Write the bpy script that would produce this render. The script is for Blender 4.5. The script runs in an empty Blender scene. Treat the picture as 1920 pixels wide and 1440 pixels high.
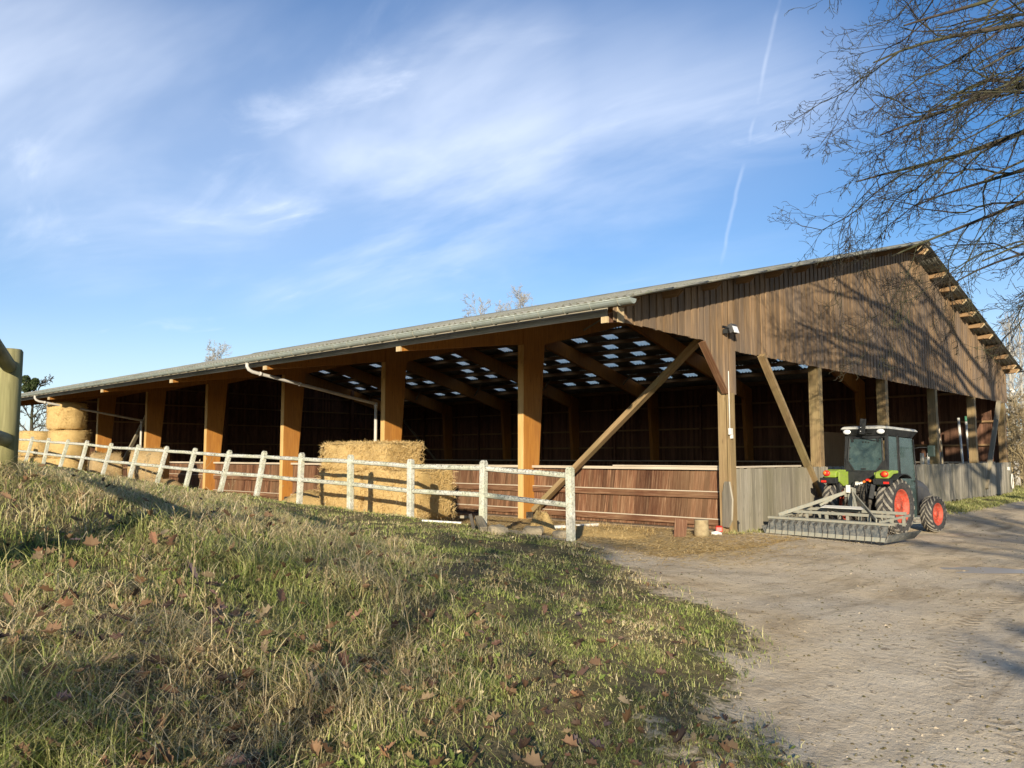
import bpy, math, random
import numpy as np
from mathutils import Vector, Matrix
R = math.radians
random.seed(11); rng = np.random.default_rng(5)
SC = bpy.context.scene
COL = SC.collection
# ------------------------------------------------------------------ camera
CAM = (-16.201, -8.785, 1.651)
cd = bpy.data.cameras.new('camera'); cam = bpy.data.objects.new('camera', cd); COL.objects.link(cam)
cd.sensor_width = 36; cd.lens = 36*1528.8/1920; cd.clip_start = .05; cd.clip_end = 3000
cam.location = CAM
cam.rotation_euler = (R(90+5.042), R(0), R(43.219-90))
SC.camera = cam
# ------------------------------------------------------------------ world / sun
SUN_AZ, SUN_EL = R(215.7), R(15.4)          # direction towards the sun, from +X counter-clockwise
w = bpy.data.worlds.new('World'); SC.world = w; w.use_nodes = True
nt = w.node_tree; N = nt.nodes; L = nt.links; N.clear()
def nn(t, **k):
    n = N.new(t)
    for a, b in k.items(): setattr(n, a, b)
    return n
sky = nn('ShaderNodeTexSky', sky_type='NISHITA', sun_disc=False)
sky.sun_elevation = SUN_EL; sky.sun_rotation = R(90) - SUN_AZ
sky.air_density = 1.0; sky.dust_density = .35; sky.ozone_density = 2.2; sky.altitude = 100
tc = nn('ShaderNodeTexCoord')
sep = nn('ShaderNodeSeparateXYZ'); L.new(tc.outputs['Generated'], sep.inputs[0])
def mth(op, a, b=None, clamp=False):
    n = nn('ShaderNodeMath', operation=op, use_clamp=clamp)
    for i, v in enumerate((a, b)):
        if v is None: continue
        if isinstance(v, (int, float)): n.inputs[i].default_value = v
        else: L.new(v, n.inputs[i])
    return n.outputs[0]
# project the direction on a high flat layer of cloud: x/z, y/z
zz = mth('MAXIMUM', sep.outputs[2], .03)
zz = mth('ADD', zz, .12)
px = mth('DIVIDE', sep.outputs[0], zz); py = mth('DIVIDE', sep.outputs[1], zz)
cmb = nn('ShaderNodeCombineXYZ'); L.new(px, cmb.inputs[0]); L.new(py, cmb.inputs[1])
def cloud(rot, scale, nscale, det, lo, hi, dist=.6, loc=(0,0,0)):
    m = nn('ShaderNodeMapping'); m.inputs['Rotation'].default_value = (0,0,R(rot)); m.inputs['Scale'].default_value = scale
    m.inputs['Location'].default_value = loc
    L.new(cmb.outputs[0], m.inputs[0])
    n = nn('ShaderNodeTexNoise'); n.inputs['Scale'].default_value = nscale; n.inputs['Detail'].default_value = det
    n.inputs['Roughness'].default_value = .55; n.inputs['Distortion'].default_value = dist
    L.new(m.outputs[0], n.inputs['Vector'])
    r = nn('ShaderNodeMapRange', interpolation_type='SMOOTHSTEP'); r.inputs[1].default_value = lo; r.inputs[2].default_value = hi
    L.new(n.outputs[0], r.inputs[0]); return r.outputs[0]
CA = cloud(38, (1.0, .42, 1), 1.15, 6, .38, .74, .5, (0.3,1.7,0))
CB = cloud(20, (1.0, .5, 1), 2.4, 9, .50, .78, .9, (1.3,.2,0))
CC = cloud(60, (1.0, .35, 1), 5.0, 8, .52, .80, 1.1)
# where the soft cloud bank lies: high and to the left of the barn (a direction in the world)
def lobe(az, el, wd, sh):
    d = (math.cos(R(az))*math.cos(R(el)), math.sin(R(az))*math.cos(R(el)), math.sin(R(el)))
    v = nn('ShaderNodeVectorMath', operation='DOT_PRODUCT'); L.new(tc.outputs['Generated'], v.inputs[0]); v.inputs[1].default_value = d
    r = nn('ShaderNodeMapRange', interpolation_type='SMOOTHSTEP'); r.inputs[1].default_value = math.cos(R(wd)); r.inputs[2].default_value = math.cos(R(sh))
    L.new(v.outputs['Value'], r.inputs[0]); return r.outputs[0]
def band(v, a, b, c, d):
    r1 = nn('ShaderNodeMapRange', interpolation_type='SMOOTHSTEP'); r1.inputs[1].default_value = math.sin(R(a)); r1.inputs[2].default_value = math.sin(R(b)); L.new(v, r1.inputs[0])
    r2 = nn('ShaderNodeMapRange', interpolation_type='SMOOTHSTEP'); r2.inputs[1].default_value = math.sin(R(d)); r2.inputs[2].default_value = math.sin(R(c)); L.new(v, r2.inputs[0])
    return mth('MULTIPLY', r1.outputs[0], r2.outputs[0])
wz = nn('ShaderNodeTexNoise'); wz.inputs['Scale'].default_value = 2.2; wz.inputs['Detail'].default_value = 4; L.new(tc.outputs['Generated'], wz.inputs['Vector'])
zw_ = mth('ADD', sep.outputs[2], mth('MULTIPLY', mth('SUBTRACT', wz.outputs[0], .5), .22))
lb = mth('MULTIPLY', band(zw_, 8, 18, 21, 36), mth('MAXIMUM', lobe(64, 22, 34, 8), mth('MULTIPLY', lobe(34, 22, 18, 3), .55)))
bank = mth('MULTIPLY', mth('ADD', mth('MULTIPLY', CA, .68), mth('ADD', mth('MULTIPLY', CB, .34), .26)), lb)
wis = mth('MULTIPLY', mth('MULTIPLY', mth('MULTIPLY', CB, CC), .65), mth('ADD', mth('MULTIPLY', lb, .9), .40))
lo_h = nn('ShaderNodeMapRange', interpolation_type='SMOOTHSTEP'); lo_h.inputs[1].default_value = .30; lo_h.inputs[2].default_value = -.02
L.new(sep.outputs[2], lo_h.inputs[0])
haze_h = mth('MULTIPLY', lo_h.outputs[0], .50)
cov = mth('ADD', mth('ADD', bank, wis), haze_h)
cov = mth('MINIMUM', mth('MULTIPLY', cov, .92), .86)
# contrail: narrow band about a great circle
def contrail(p, q_, wd, amt, e0, e1):
    def dv(az, el): return Vector((math.cos(R(az))*math.cos(R(el)), math.sin(R(az))*math.cos(R(el)), math.sin(R(el))))
    nrm = dv(*p).cross(dv(*q_)).normalized()
    ns = nn('ShaderNodeTexNoise'); ns.inputs['Scale'].default_value = 14; ns.inputs['Detail'].default_value = 3
    L.new(tc.outputs['Generated'], ns.inputs['Vector'])
    v = nn('ShaderNodeVectorMath', operation='DOT_PRODUCT'); L.new(tc.outputs['Generated'], v.inputs[0]); v.inputs[1].default_value = nrm
    o = mth('ADD', v.outputs['Value'], mth('MULTIPLY', mth('SUBTRACT', ns.outputs[0], .5), .012))
    r = nn('ShaderNodeMapRange', interpolation_type='SMOOTHSTEP'); r.inputs[1].default_value = wd; r.inputs[2].default_value = 0
    L.new(mth('ABSOLUTE', o), r.inputs[0])
    a = nn('ShaderNodeMapRange', interpolation_type='SMOOTHSTEP'); a.inputs[1].default_value = math.sin(R(e0)); a.inputs[2].default_value = math.sin(R(e0+2))
    L.new(sep.outputs[2], a.inputs[0])
    b = nn('ShaderNodeMapRange', interpolation_type='SMOOTHSTEP'); b.inputs[1].default_value = math.sin(R(e1)); b.inputs[2].default_value = math.sin(R(e1-3))
    L.new(sep.outputs[2], b.inputs[0])
    mid = nn('ShaderNodeMapRange'); mid.inputs[1].default_value = .42; mid.inputs[2].default_value = .56
    L.new(ns.outputs[0], mid.inputs[0])
    return mth('MULTIPLY', mth('MULTIPLY', mth('MULTIPLY', r.outputs[0], a.outputs[0]), mth('MULTIPLY', b.outputs[0], mid.outputs[0])), amt)
tr = contrail((28.3, 14.0), (23.6, 31), .0034, .16, 12.5, 33)
cov = mth('MINIMUM', mth('ADD', cov, tr), .93)
hs = nn('ShaderNodeHueSaturation'); hs.inputs['Saturation'].default_value = 1.22; hs.inputs['Value'].default_value = 1.0
L.new(sky.outputs[0], hs.inputs['Color'])
tint = nn('ShaderNodeMix', data_type='RGBA', blend_type='MULTIPLY'); tint.inputs[0].default_value = 1
L.new(hs.outputs[0], tint.inputs[6]); tint.inputs[7].default_value = (.84, .97, 1.16, 1)
mx = nn('ShaderNodeMix', data_type='RGBA'); L.new(cov, mx.inputs[0]); L.new(tint.outputs[2], mx.inputs[6])
mx.inputs[7].default_value = (8.2, 8.9, 10.2, 1)
bg = nn('ShaderNodeBackground'); L.new(mx.outputs[2], bg.inputs[0]); bg.inputs[1].default_value = .086
wo = nn('ShaderNodeOutputWorld'); L.new(bg.outputs[0], wo.inputs[0])
sd = bpy.data.lights.new('sun', 'SUN'); sun = bpy.data.objects.new('sun', sd); COL.objects.link(sun)
sd.energy = 5.0; sd.angle = R(.53); sd.color = (1.0, .87, .67)
sun.rotation_euler = (R(90) - SUN_EL, 0, SUN_AZ + R(90)); sun.location = (-30, -22, 25)
SC.view_settings.view_transform = 'Standard'; SC.view_settings.look = 'None'
SC.view_settings.exposure = .62; SC.view_settings.gamma = 1; SC.view_settings.use_curve_mapping = False
SC.render.engine = 'CYCLES'
SC.cycles.max_bounces = 6; SC.cycles.diffuse_bounces = 3; SC.cycles.glossy_bounces = 3
SC.cycles.transmission_bounces = 6; SC.cycles.transparent_max_bounces = 10
SC.cycles.caustics_reflective = False; SC.cycles.caustics_refractive = False
SC.cycles.use_denoising = True
SC.cycles.sample_clamp_indirect = 6

# ------------------------------------------------------------------ materials
MATS = {}
def ramp(nt, fac, stops):
    r = nt.nodes.new('ShaderNodeValToRGB'); e = r.color_ramp.elements
    while len(e) < len(stops): e.new(.5)
    for i, (p, c) in enumerate(stops):
        e[i].position = p; e[i].color = (*c, 1)
    nt.links.new(fac, r.inputs[0]); return r.outputs[0]
def mixc(nt, f, a, b, mode='MIX'):
    n = nt.nodes.new('ShaderNodeMix'); n.data_type = 'RGBA'; n.blend_type = mode
    for i, v in ((0, f), (6, a), (7, b)):
        if isinstance(v, (int, float)): n.inputs[i].default_value = v
        elif isinstance(v, tuple): n.inputs[i].default_value = (*v, 1)
        else: nt.links.new(v, n.inputs[i])
    return n.outputs[2]
def newmat(name, rough=.8, spec=.3):
    m = bpy.data.materials.new(name); m.use_nodes = True
    b = m.node_tree.nodes['Principled BSDF']; b.inputs['Roughness'].default_value = rough
    b.inputs['Specular IOR Level'].default_value = spec
    MATS[name] = m; return m, m.node_tree, b
def noise(nt, vec, scale, detail=4, rough=.55, dist=0):
    n = nt.nodes.new('ShaderNodeTexNoise'); n.inputs['Scale'].default_value = scale; n.inputs['Detail'].default_value = detail
    n.inputs['Roughness'].default_value = rough; n.inputs['Distortion'].default_value = dist
    if vec is not None: nt.links.new(vec, n.inputs['Vector'])
    return n.outputs[0]
def mapping(nt, vec, scale, loc=None):
    m = nt.nodes.new('ShaderNodeMapping'); m.inputs['Scale'].default_value = scale; nt.links.new(vec, m.inputs[0])
    if loc is not None: nt.links.new(loc, m.inputs['Location'])
    return m.outputs[0]
def mrange(nt, v, a, b, c=0., d=1.):
    n = nt.nodes.new('ShaderNodeMapRange'); nt.links.new(v, n.inputs[0])
    for i, x in enumerate((a, b, c, d)): n.inputs[i+1].default_value = x
    return n.outputs[0]
def bump(nt, b, h, strength, dist=.01):
    n = nt.nodes.new('ShaderNodeBump'); n.inputs['Strength'].default_value = strength; n.inputs['Distance'].default_value = dist
    nt.links.new(h, n.inputs['Height']); nt.links.new(n.outputs[0], b.inputs['Normal'])
def rnd(nt):
    g = nt.nodes.new('ShaderNodeNewGeometry'); return g.outputs['Random Per Island']
def wood(name, dark, mid, light, rough=.75, var=.35, grain=38., stain=None, stain_amt=.5, spec=.25, knots=True, bstr=.35):
    """grain runs along UV.x (metres); every board (mesh island) gets its own tone"""
    m, nt, b = newmat(name, rough, spec)
    uv = nt.nodes.new('ShaderNodeTexCoord').outputs['UV']
    ri = rnd(nt)
    cx = nt.nodes.new('ShaderNodeCombineXYZ')
    k = nt.nodes.new('ShaderNodeMath'); k.operation = 'MULTIPLY'; k.inputs[1].default_value = 97; nt.links.new(ri, k.inputs[0])
    nt.links.new(k.outputs[0], cx.inputs[0]); nt.links.new(k.outputs[0], cx.inputs[1])
    v = mapping(nt, uv, (1.3, grain, 1), cx.outputs[0])
    g = noise(nt, v, 1.0, 6, .6, .4)
    v2 = mapping(nt, uv, (.9, 5, 1), cx.outputs[0])
    g2 = noise(nt, v2, 1.0, 5, .6, .3)
    c = ramp(nt, g, [(.25, dark), (.5, mid), (.78, light)])
    c = mixc(nt, mrange(nt, g2, .3, .72, 0, .55), c, dark)
    tone = mrange(nt, ri, 0, 1, 1-var, 1+var)
    cc = nt.nodes.new('ShaderNodeCombineColor')
    for i in range(3): nt.links.new(tone, cc.inputs[i])
    c = mixc(nt, 1., c, cc.outputs[0], 'MULTIPLY')
    if knots:
        vk = mapping(nt, uv, (2.2, 9, 1), cx.outputs[0])
        vo = nt.nodes.new('ShaderNodeTexVoronoi'); vo.inputs['Scale'].default_value = 1.; nt.links.new(vk, vo.inputs['Vector'])
        kk = mrange(nt, vo.outputs[0], .03, .16, .75, 0)
        c = mixc(nt, kk, c, tuple(x*.45 for x in dark))
    if stain:
        tcg = nt.nodes.new('ShaderNodeTexCoord').outputs['Object']
        s = noise(nt, mapping(nt, tcg, (1, 1, .35)), .9, 5, .6)
        c = mixc(nt, mrange(nt, s, .42, .66, 0, stain_amt), c, stain)
    nt.links.new(c, b.inputs['Base Color'])
    bump(nt, b, g, bstr, .006)
    return m
wood('cladding_wood', (.10,.066,.038), (.25,.168,.096), (.40,.285,.165), var=.30, grain=30, stain=(.15,.125,.105), stain_amt=.7)
wood('weathered_board', (.16,.145,.115), (.31,.28,.22), (.46,.42,.33), var=.28, grain=30, stain=(.17,.155,.09), stain_amt=.5)
wood('post_wood', (.16,.105,.055), (.31,.215,.11), (.44,.33,.18), var=.12, grain=26, stain=(.22,.19,.08), stain_amt=.55)
wood('grey_beam', (.17,.145,.10), (.30,.26,.18), (.42,.37,.27), var=.12, grain=26)
wood('glulam', (.29,.115,.024), (.44,.195,.038), (.55,.265,.06), rough=.6, var=.05, grain=18, spec=.3, bstr=.2, knots=True, stain=(.26,.125,.045), stain_amt=.45)
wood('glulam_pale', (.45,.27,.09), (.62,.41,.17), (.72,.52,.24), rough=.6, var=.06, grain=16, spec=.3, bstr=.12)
wood('kick_board', (.055,.023,.013), (.145,.064,.033), (.42,.28,.17), var=.40, grain=26, stain=(.24,.15,.08), stain_amt=.45)
wood('dusty_cap', (.36,.30,.22), (.52,.45,.35), (.66,.60,.48), var=.12, grain=20)
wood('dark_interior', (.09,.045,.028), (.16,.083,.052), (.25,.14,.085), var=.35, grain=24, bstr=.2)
wood('purlin_wood', (.17,.10,.05), (.29,.185,.095), (.42,.29,.15), var=.2, grain=24)
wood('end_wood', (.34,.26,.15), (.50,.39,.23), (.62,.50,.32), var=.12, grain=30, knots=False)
wood('green_post', (.14,.125,.06), (.28,.26,.125), (.42,.39,.22), var=.1, grain=20, stain=(.15,.18,.06), stain_amt=.6, bstr=.8)
def concrete():
    m, nt, b = newmat('lichen_concrete', .92, .15)
    t = nt.nodes.new('ShaderNodeTexCoord').outputs['Object']
    g = nt.nodes.new('ShaderNodeNewGeometry')
    sp = nt.nodes.new('ShaderNodeSeparateXYZ'); nt.links.new(g.outputs['Normal'], sp.inputs[0])
    n1 = noise(nt, t, 7, 6, .65); n2 = noise(nt, t, 26, 5, .7); n3 = noise(nt, t, 2.2, 3)
    c = ramp(nt, n1, [(.3, (.38,.375,.32)), (.52, (.56,.555,.48)), (.7, (.70,.69,.61))])
    c = mixc(nt, mrange(nt, n3, .4, .65, 0, .5), c, (.44,.47,.29))
    blk = mrange(nt, n2, .50, .57, 0, 1)
    up = mrange(nt, sp.outputs[2], -.2, .7, .22, 1)
    mm = nt.nodes.new('ShaderNodeMath'); mm.operation = 'MULTIPLY'; nt.links.new(blk, mm.inputs[0]); nt.links.new(up, mm.inputs[1])
    c = mixc(nt, mm.outputs[0], c, (.10,.10,.08))
    nt.links.new(c, b.inputs['Base Color']); bump(nt, b, n2, .5, .008)
concrete()
def roofmat():
    m, nt, b = newmat('fibre_cement', .9, .15)
    t = nt.nodes.new('ShaderNodeTexCoord').outputs['Object']
    n1 = noise(nt, t, 1.2, 5, .6); n2 = noise(nt, t, 14, 5, .7)
    c = ramp(nt, n1, [(.3, (.15,.155,.14)), (.6, (.25,.25,.225))])
    c = mixc(nt, mrange(nt, n2, .5, .66, 0, .7), c, (.12,.14,.06))
    nt.links.new(c, b.inputs['Base Color']); bump(nt, b, n2, .4, .01)
roofmat()
def plain(name, col, rough=.5, metal=0., spec=.4, var=.12, dirt=None, dirt_amt=0., scale=6.):
    m, nt, b = newmat(name, rough, spec); b.inputs['Metallic'].default_value = metal
    t = nt.nodes.new('ShaderNodeTexCoord').outputs['Object']
    n = noise(nt, t, scale, 5, .65)
    lo = tuple(x*(1-var) for x in col); hi = tuple(min(1, x*(1+var)) for x in col)
    c = ramp(nt, n, [(.3, lo), (.7, hi)])
    if dirt:
        n2 = noise(nt, t, scale*2.3, 6, .7)
        c = mixc(nt, mrange(nt, n2, .40, .64, 0, dirt_amt), c, dirt)
        r = mrange(nt, n2, .40, .64, rough, .9); nt.links.new(r, b.inputs['Roughness'])
    nt.links.new(c, b.inputs['Base Color'])
    bump(nt, b, n, .08, .004)
    return m
MUD = (.34,.31,.25)
plain('zinc', (.34,.38,.35), .55, .35, var=.15, dirt=(.20,.22,.17), dirt_amt=.5, scale=3)
plain('grey_pvc', (.50,.48,.44), .5, var=.1, dirt=(.3,.3,.26), dirt_amt=.3)
plain('black_plastic', (.016,.018,.020), .5, dirt=(.07,.07,.06), dirt_amt=.2)
plain('tyre_rubber', (.028,.028,.03), .85, var=.3, dirt=(.10,.095,.085), dirt_amt=.6, scale=9)
plain('muddy_lug', (.15,.14,.12), .9, var=.3, dirt=MUD, dirt_amt=.95, scale=7)
plain('red_rim', (.46,.05,.025), .45, var=.08, dirt=(.34,.17,.11), dirt_amt=.6, scale=9)
plain('lime_paint', (.25,.37,.035), .4, var=.1, dirt=(.26,.27,.13), dirt_amt=.5)
plain('dark_green_panel', (.028,.052,.045), .32, spec=.55, var=.1, dirt=(.09,.10,.08), dirt_amt=.25)
plain('grey_roof_shell', (.50,.50,.46), .4, var=.05, dirt=(.36,.35,.3), dirt_amt=.3)
plain('anthracite', (.05,.052,.058), .5, var=.1, dirt=(.14,.13,.11), dirt_amt=.4)
plain('greasy_iron', (.045,.042,.038), .6, .4, var=.3, dirt=(.17,.15,.12), dirt_amt=.7, scale=14)
plain('galvanised', (.27,.285,.245), .7, .15, var=.15, dirt=(.36,.32,.24), dirt_amt=.85, scale=10)
plain('dark_steel', (.10,.115,.12), .6, .3, var=.2, dirt=(.33,.31,.26), dirt_amt=.6, scale=7)
plain('red_plastic', (.60,.03,.02), .35)
plain('orange_plastic', (.75,.20,.03), .35)
plain('white_paint', (.72,.72,.68), .6, var=.06, dirt=(.5,.47,.38), dirt_amt=.4)
plain('blue_paint', (.05,.20,.42), .55)
plain('green_paint', (.06,.20,.12), .55)
plain('white_lamp', (.80,.82,.84), .15, spec=.6)
plain('stone', (.40,.33,.22), .9, var=.3, dirt=(.22,.19,.12), dirt_amt=.6, scale=9)
plain('turquoise_cloth', (.12,.45,.38), .8)
plain('cream_block', (.62,.58,.46), .8)
plain('rusty', (.22,.10,.05), .85, var=.3)
def barkmat(name, a, bb, moss, amt):
    m, nt, b = newmat(name, .9, .1)
    t = nt.nodes.new('ShaderNodeTexCoord').outputs['Object']
    n = noise(nt, t, 9, 6, .65); n2 = noise(nt, t, 1.1, 3)
    c = ramp(nt, n, [(.3, a), (.7, bb)])
    c = mixc(nt, mrange(nt, n2, .42, .62, 0, amt), c, moss)
    nt.links.new(c, b.inputs['Base Color']); bump(nt, b, n, .5, .01)
barkmat('bark_dark', (.03,.026,.024), (.085,.07,.058), (.075,.09,.035), .5)
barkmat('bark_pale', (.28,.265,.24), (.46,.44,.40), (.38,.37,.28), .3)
barkmat('stalk', (.25,.19,.11), (.42,.34,.20), (.3,.28,.14), .2)
def glassmat():
    m, nt, b = newmat('cab_glass', .12, .6)
    t = nt.nodes.new('ShaderNodeTexCoord').outputs['Object']
    n = noise(nt, t, 5, 6, .65); n2 = noise(nt, t, 30, 4, .7)
    c = ramp(nt, n, [(.3, (.028,.052,.048)), (.7, (.075,.115,.11))])
    c = mixc(nt, mrange(nt, n2, .56, .75, 0, .22), c, (.26,.34,.33))
    nt.links.new(c, b.inputs['Base Color']); nt.links.new(mrange(nt, n, .3, .7, .1, .42), b.inputs['Roughness'])
    b.inputs['Alpha'].default_value = .93
glassmat()
def skylightmat():
    m, nt, b = newmat('translucent_sheet', .6, .3)
    out = nt.nodes['Material Output']
    tr = nt.nodes.new('ShaderNodeBsdfTranslucent'); tr.inputs[0].default_value = (.95,.93,.86,1)
    tp = nt.nodes.new('ShaderNodeBsdfTransparent'); tp.inputs[0].default_value = (.95,.92,.85,1)
    g = nt.nodes.new('ShaderNodeMixShader'); g.inputs[0].default_value = .42
    nt.links.new(tr.outputs[0], g.inputs[1]); nt.links.new(tp.outputs[0], g.inputs[2]); nt.links.new(g.outputs[0], out.inputs[0])
skylightmat()
def strawmat(name, a, bb, c3):
    m, nt, b = newmat(name, .75, .25)
    t = nt.nodes.new('ShaderNodeTexCoord').outputs['Object']
    n = noise(nt, mapping(nt, t, (40, 16, 34)), 1.0, 8, .8, 1.2); n2 = noise(nt, t, 2.2, 4)
    c = ramp(nt, n, [(.28, a), (.5, bb), (.75, c3)])
    c = mixc(nt, mrange(nt, n2, .35, .7, 0, .45), c, tuple(x*.72 for x in bb))
    ri = rnd(nt)
    c = mixc(nt, mrange(nt, ri, 0, 1, 0, .35), c, c3)
    nt.links.new(c, b.inputs['Base Color']); bump(nt, b, n, .9, .03)
    return m
strawmat('straw', (.20,.12,.035), (.50,.335,.12), (.78,.60,.30))
strawmat('straw_old', (.20,.13,.06), (.40,.28,.13), (.55,.42,.24))
def bladesmat(name, greens, dries, trans=.35):
    m, nt, b = newmat(name, .6, .25)
    at = nt.nodes.new('ShaderNodeAttribute'); at.attribute_name = 'dry'
    ri = rnd(nt)
    cg = ramp(nt, ri, greens); cdry = ramp(nt, ri, dries)
    c = mixc(nt, at.outputs['Fac'], cg, cdry)
    nt.links.new(c, b.inputs['Base Color'])
    tr = nt.nodes.new('ShaderNodeBsdfTranslucent'); nt.links.new(c, tr.inputs[0])
    mxs = nt.nodes.new('ShaderNodeMixShader'); mxs.inputs[0].default_value = trans
    nt.links.new(b.outputs[0], mxs.inputs[1]); nt.links.new(tr.outputs[0], mxs.inputs[2])
    nt.links.new(mxs.outputs[0], nt.nodes['Material Output'].inputs[0])
bladesmat('grass_blades', [(0,(.09,.13,.028)),(.45,(.24,.31,.068)),(1,(.48,.52,.16))],
          [(0,(.30,.19,.095)),(.45,(.62,.475,.26)),(1,(.90,.77,.50))])
bladesmat('leaf_litter', [(0,(.05,.036,.028)),(.35,(.11,.066,.04)),(.6,(.20,.115,.06)),(.8,(.27,.19,.11)),(1,(.34,.27,.17))],
          [(0,(.16,.12,.13)),(1,(.42,.20,.09))], .25)
bladesmat('straw_bits', [(0,(.42,.28,.10)),(1,(.72,.55,.27))], [(0,(.42,.28,.10)),(1,(.75,.58,.30))], .2)
def groundmat():
    m, nt, b = newmat('ground_soil', .95, .12)
    t = nt.nodes.new('ShaderNodeTexCoord').outputs['Object']
    at = nt.nodes.new('ShaderNodeAttribute'); at.attribute_name = 'dirt'
    st = nt.nodes.new('ShaderNodeAttribute'); st.attribute_name = 'strawy'
    n0 = noise(nt, t, .35, 5, .6); n1 = noise(nt, t, 1.6, 7, .62, .4); n2 = noise(nt, t, 9, 6, .7, .3); n3 = noise(nt, t, 45, 4, .7)
    tn = noise(nt, mapping(nt, t, (.5, 3.2, 1)), 1., 5, .6, .5)
    dirt = ramp(nt, n1, [(.28, (.40,.30,.18)), (.48, (.64,.51,.33)), (.72, (.76,.63,.43))])
    dirt = mixc(nt, mrange(nt, n0, .40, .62, 0, .6), dirt, (.64,.57,.45))
    dirt = mixc(nt, mrange(nt, tn, .50, .70, 0, .5), dirt, (.23,.17,.10))
    dirt = mixc(nt, mrange(nt, n2, .585, .66, 0, .75), dirt, (.18,.135,.085))
    dirt = mixc(nt, mrange(nt, n3, .60, .68, 0, .5), dirt, (.55,.50,.40))
    def M_(op, a, b=None, cl=False):
        n = nt.nodes.new('ShaderNodeMath'); n.operation = op; n.use_clamp = cl
        for i, v in enumerate((a, b)):
            if v is None: continue
            if isinstance(v, (int, float)): n.inputs[i].default_value = v
            else: nt.links.new(v, n.inputs[i])
        return n.outputs[0]
    prints = None; sx = nt.nodes.new('ShaderNodeSeparateXYZ'); nt.links.new(t, sx.inputs[0])
    for (cx, cy, r_, wd_, am) in ((-5.93,-14.66,8.39,.10,1.),(-5.93,-14.66,8.13,.05,.5),(-5.93,-14.66,7.05,.10,.9),(9.,-30.,29.6,.12,.35),(9.,-30.,28.1,.12,.35)):
        dx = M_('SUBTRACT', sx.outputs[0], cx); dy = M_('SUBTRACT', sx.outputs[1], cy)
        rr = M_('SQRT', M_('ADD', M_('MULTIPLY', dx, dx), M_('MULTIPLY', dy, dy)))
        off_ = M_('SUBTRACT', M_('ADD', rr, mrange(nt, n1, 0, 1, -.12, .12)), r_)
        bandm = mrange(nt, M_('ABSOLUTE', off_), wd_*1.25, wd_*.7)
        an = M_('MULTIPLY', M_('ARCTAN2', dy, dx), r_*44.)
        lug = mrange(nt, M_('SINE', M_('ADD', an, M_('MULTIPLY', M_('ABSOLUTE', off_), 34.))), -.3, .5)
        k = M_('MULTIPLY', M_('MULTIPLY', bandm, lug), mrange(nt, n1, .36, .58, 0, am), True)
        prints = k if prints is None else M_('MAXIMUM', prints, k)
    dirt = mixc(nt, M_('MULTIPLY', prints, .55), dirt, (.24,.175,.10))
    soil = ramp(nt, n2, [(.3, (.10,.078,.042)), (.55, (.20,.16,.085)), (.75, (.32,.26,.15))])
    soil = mixc(nt, mrange(nt, n1, .45, .65, 0, .6), soil, (.06,.085,.02))
    e = nt.nodes.new('ShaderNodeMath'); e.operation = 'ADD'; nt.links.new(at.outputs['Fac'], e.inputs[0])
    nt.links.new(mrange(nt, n2, .3, .7, -.28, .28), e.inputs[1])
    c = mixc(nt, mrange(nt, e.outputs[0], .38, .62), soil, dirt)
    e2 = nt.nodes.new('ShaderNodeMath'); e2.operation = 'ADD'; nt.links.new(st.outputs['Fac'], e2.inputs[0])
    nt.links.new(mrange(nt, n1, .3, .7, -.45, .45), e2.inputs[1])
    sc_ = ramp(nt, n3, [(.3, (.26,.18,.08)), (.6, (.50,.38,.19))])
    c = mixc(nt, mrange(nt, e2.outputs[0], .3, .9, 0, .9), c, sc_)
    nt.links.new(c, b.inputs['Base Color'])
    hb = nt.nodes.new('ShaderNodeMath'); hb.operation = 'ADD'; nt.links.new(n2, hb.inputs[0])
    h2 = nt.nodes.new('ShaderNodeMath'); h2.operation = 'MULTIPLY'; h2.inputs[1].default_value = .35; nt.links.new(n3, h2.inputs[0])
    nt.links.new(h2.outputs[0], hb.inputs[1])
    hb = type('o', (), {'outputs': [M_('SUBTRACT', hb.outputs[0], M_('MULTIPLY', prints, .25))]})
    bump(nt, b, hb.outputs[0], .8, .05)
groundmat()
def sandmat():
    m, nt, b = newmat('arena_sand', .95, .1)
    t = nt.nodes.new('ShaderNodeTexCoord').outputs['Object']
    n = noise(nt, t, 5, 6, .7)
    nt.links.new(ramp(nt, n, [(.3, (.17,.13,.09)), (.7, (.27,.21,.15))]), b.inputs['Base Color']); bump(nt, b, n, .6, .04)
sandmat()
m, nt_, b_ = newmat('puddle_pale', .30, .9); b_.inputs['Base Color'].default_value = (.50,.47,.41,1)  # one even pale, opaque base colour, partly rough; not clear water

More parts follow.
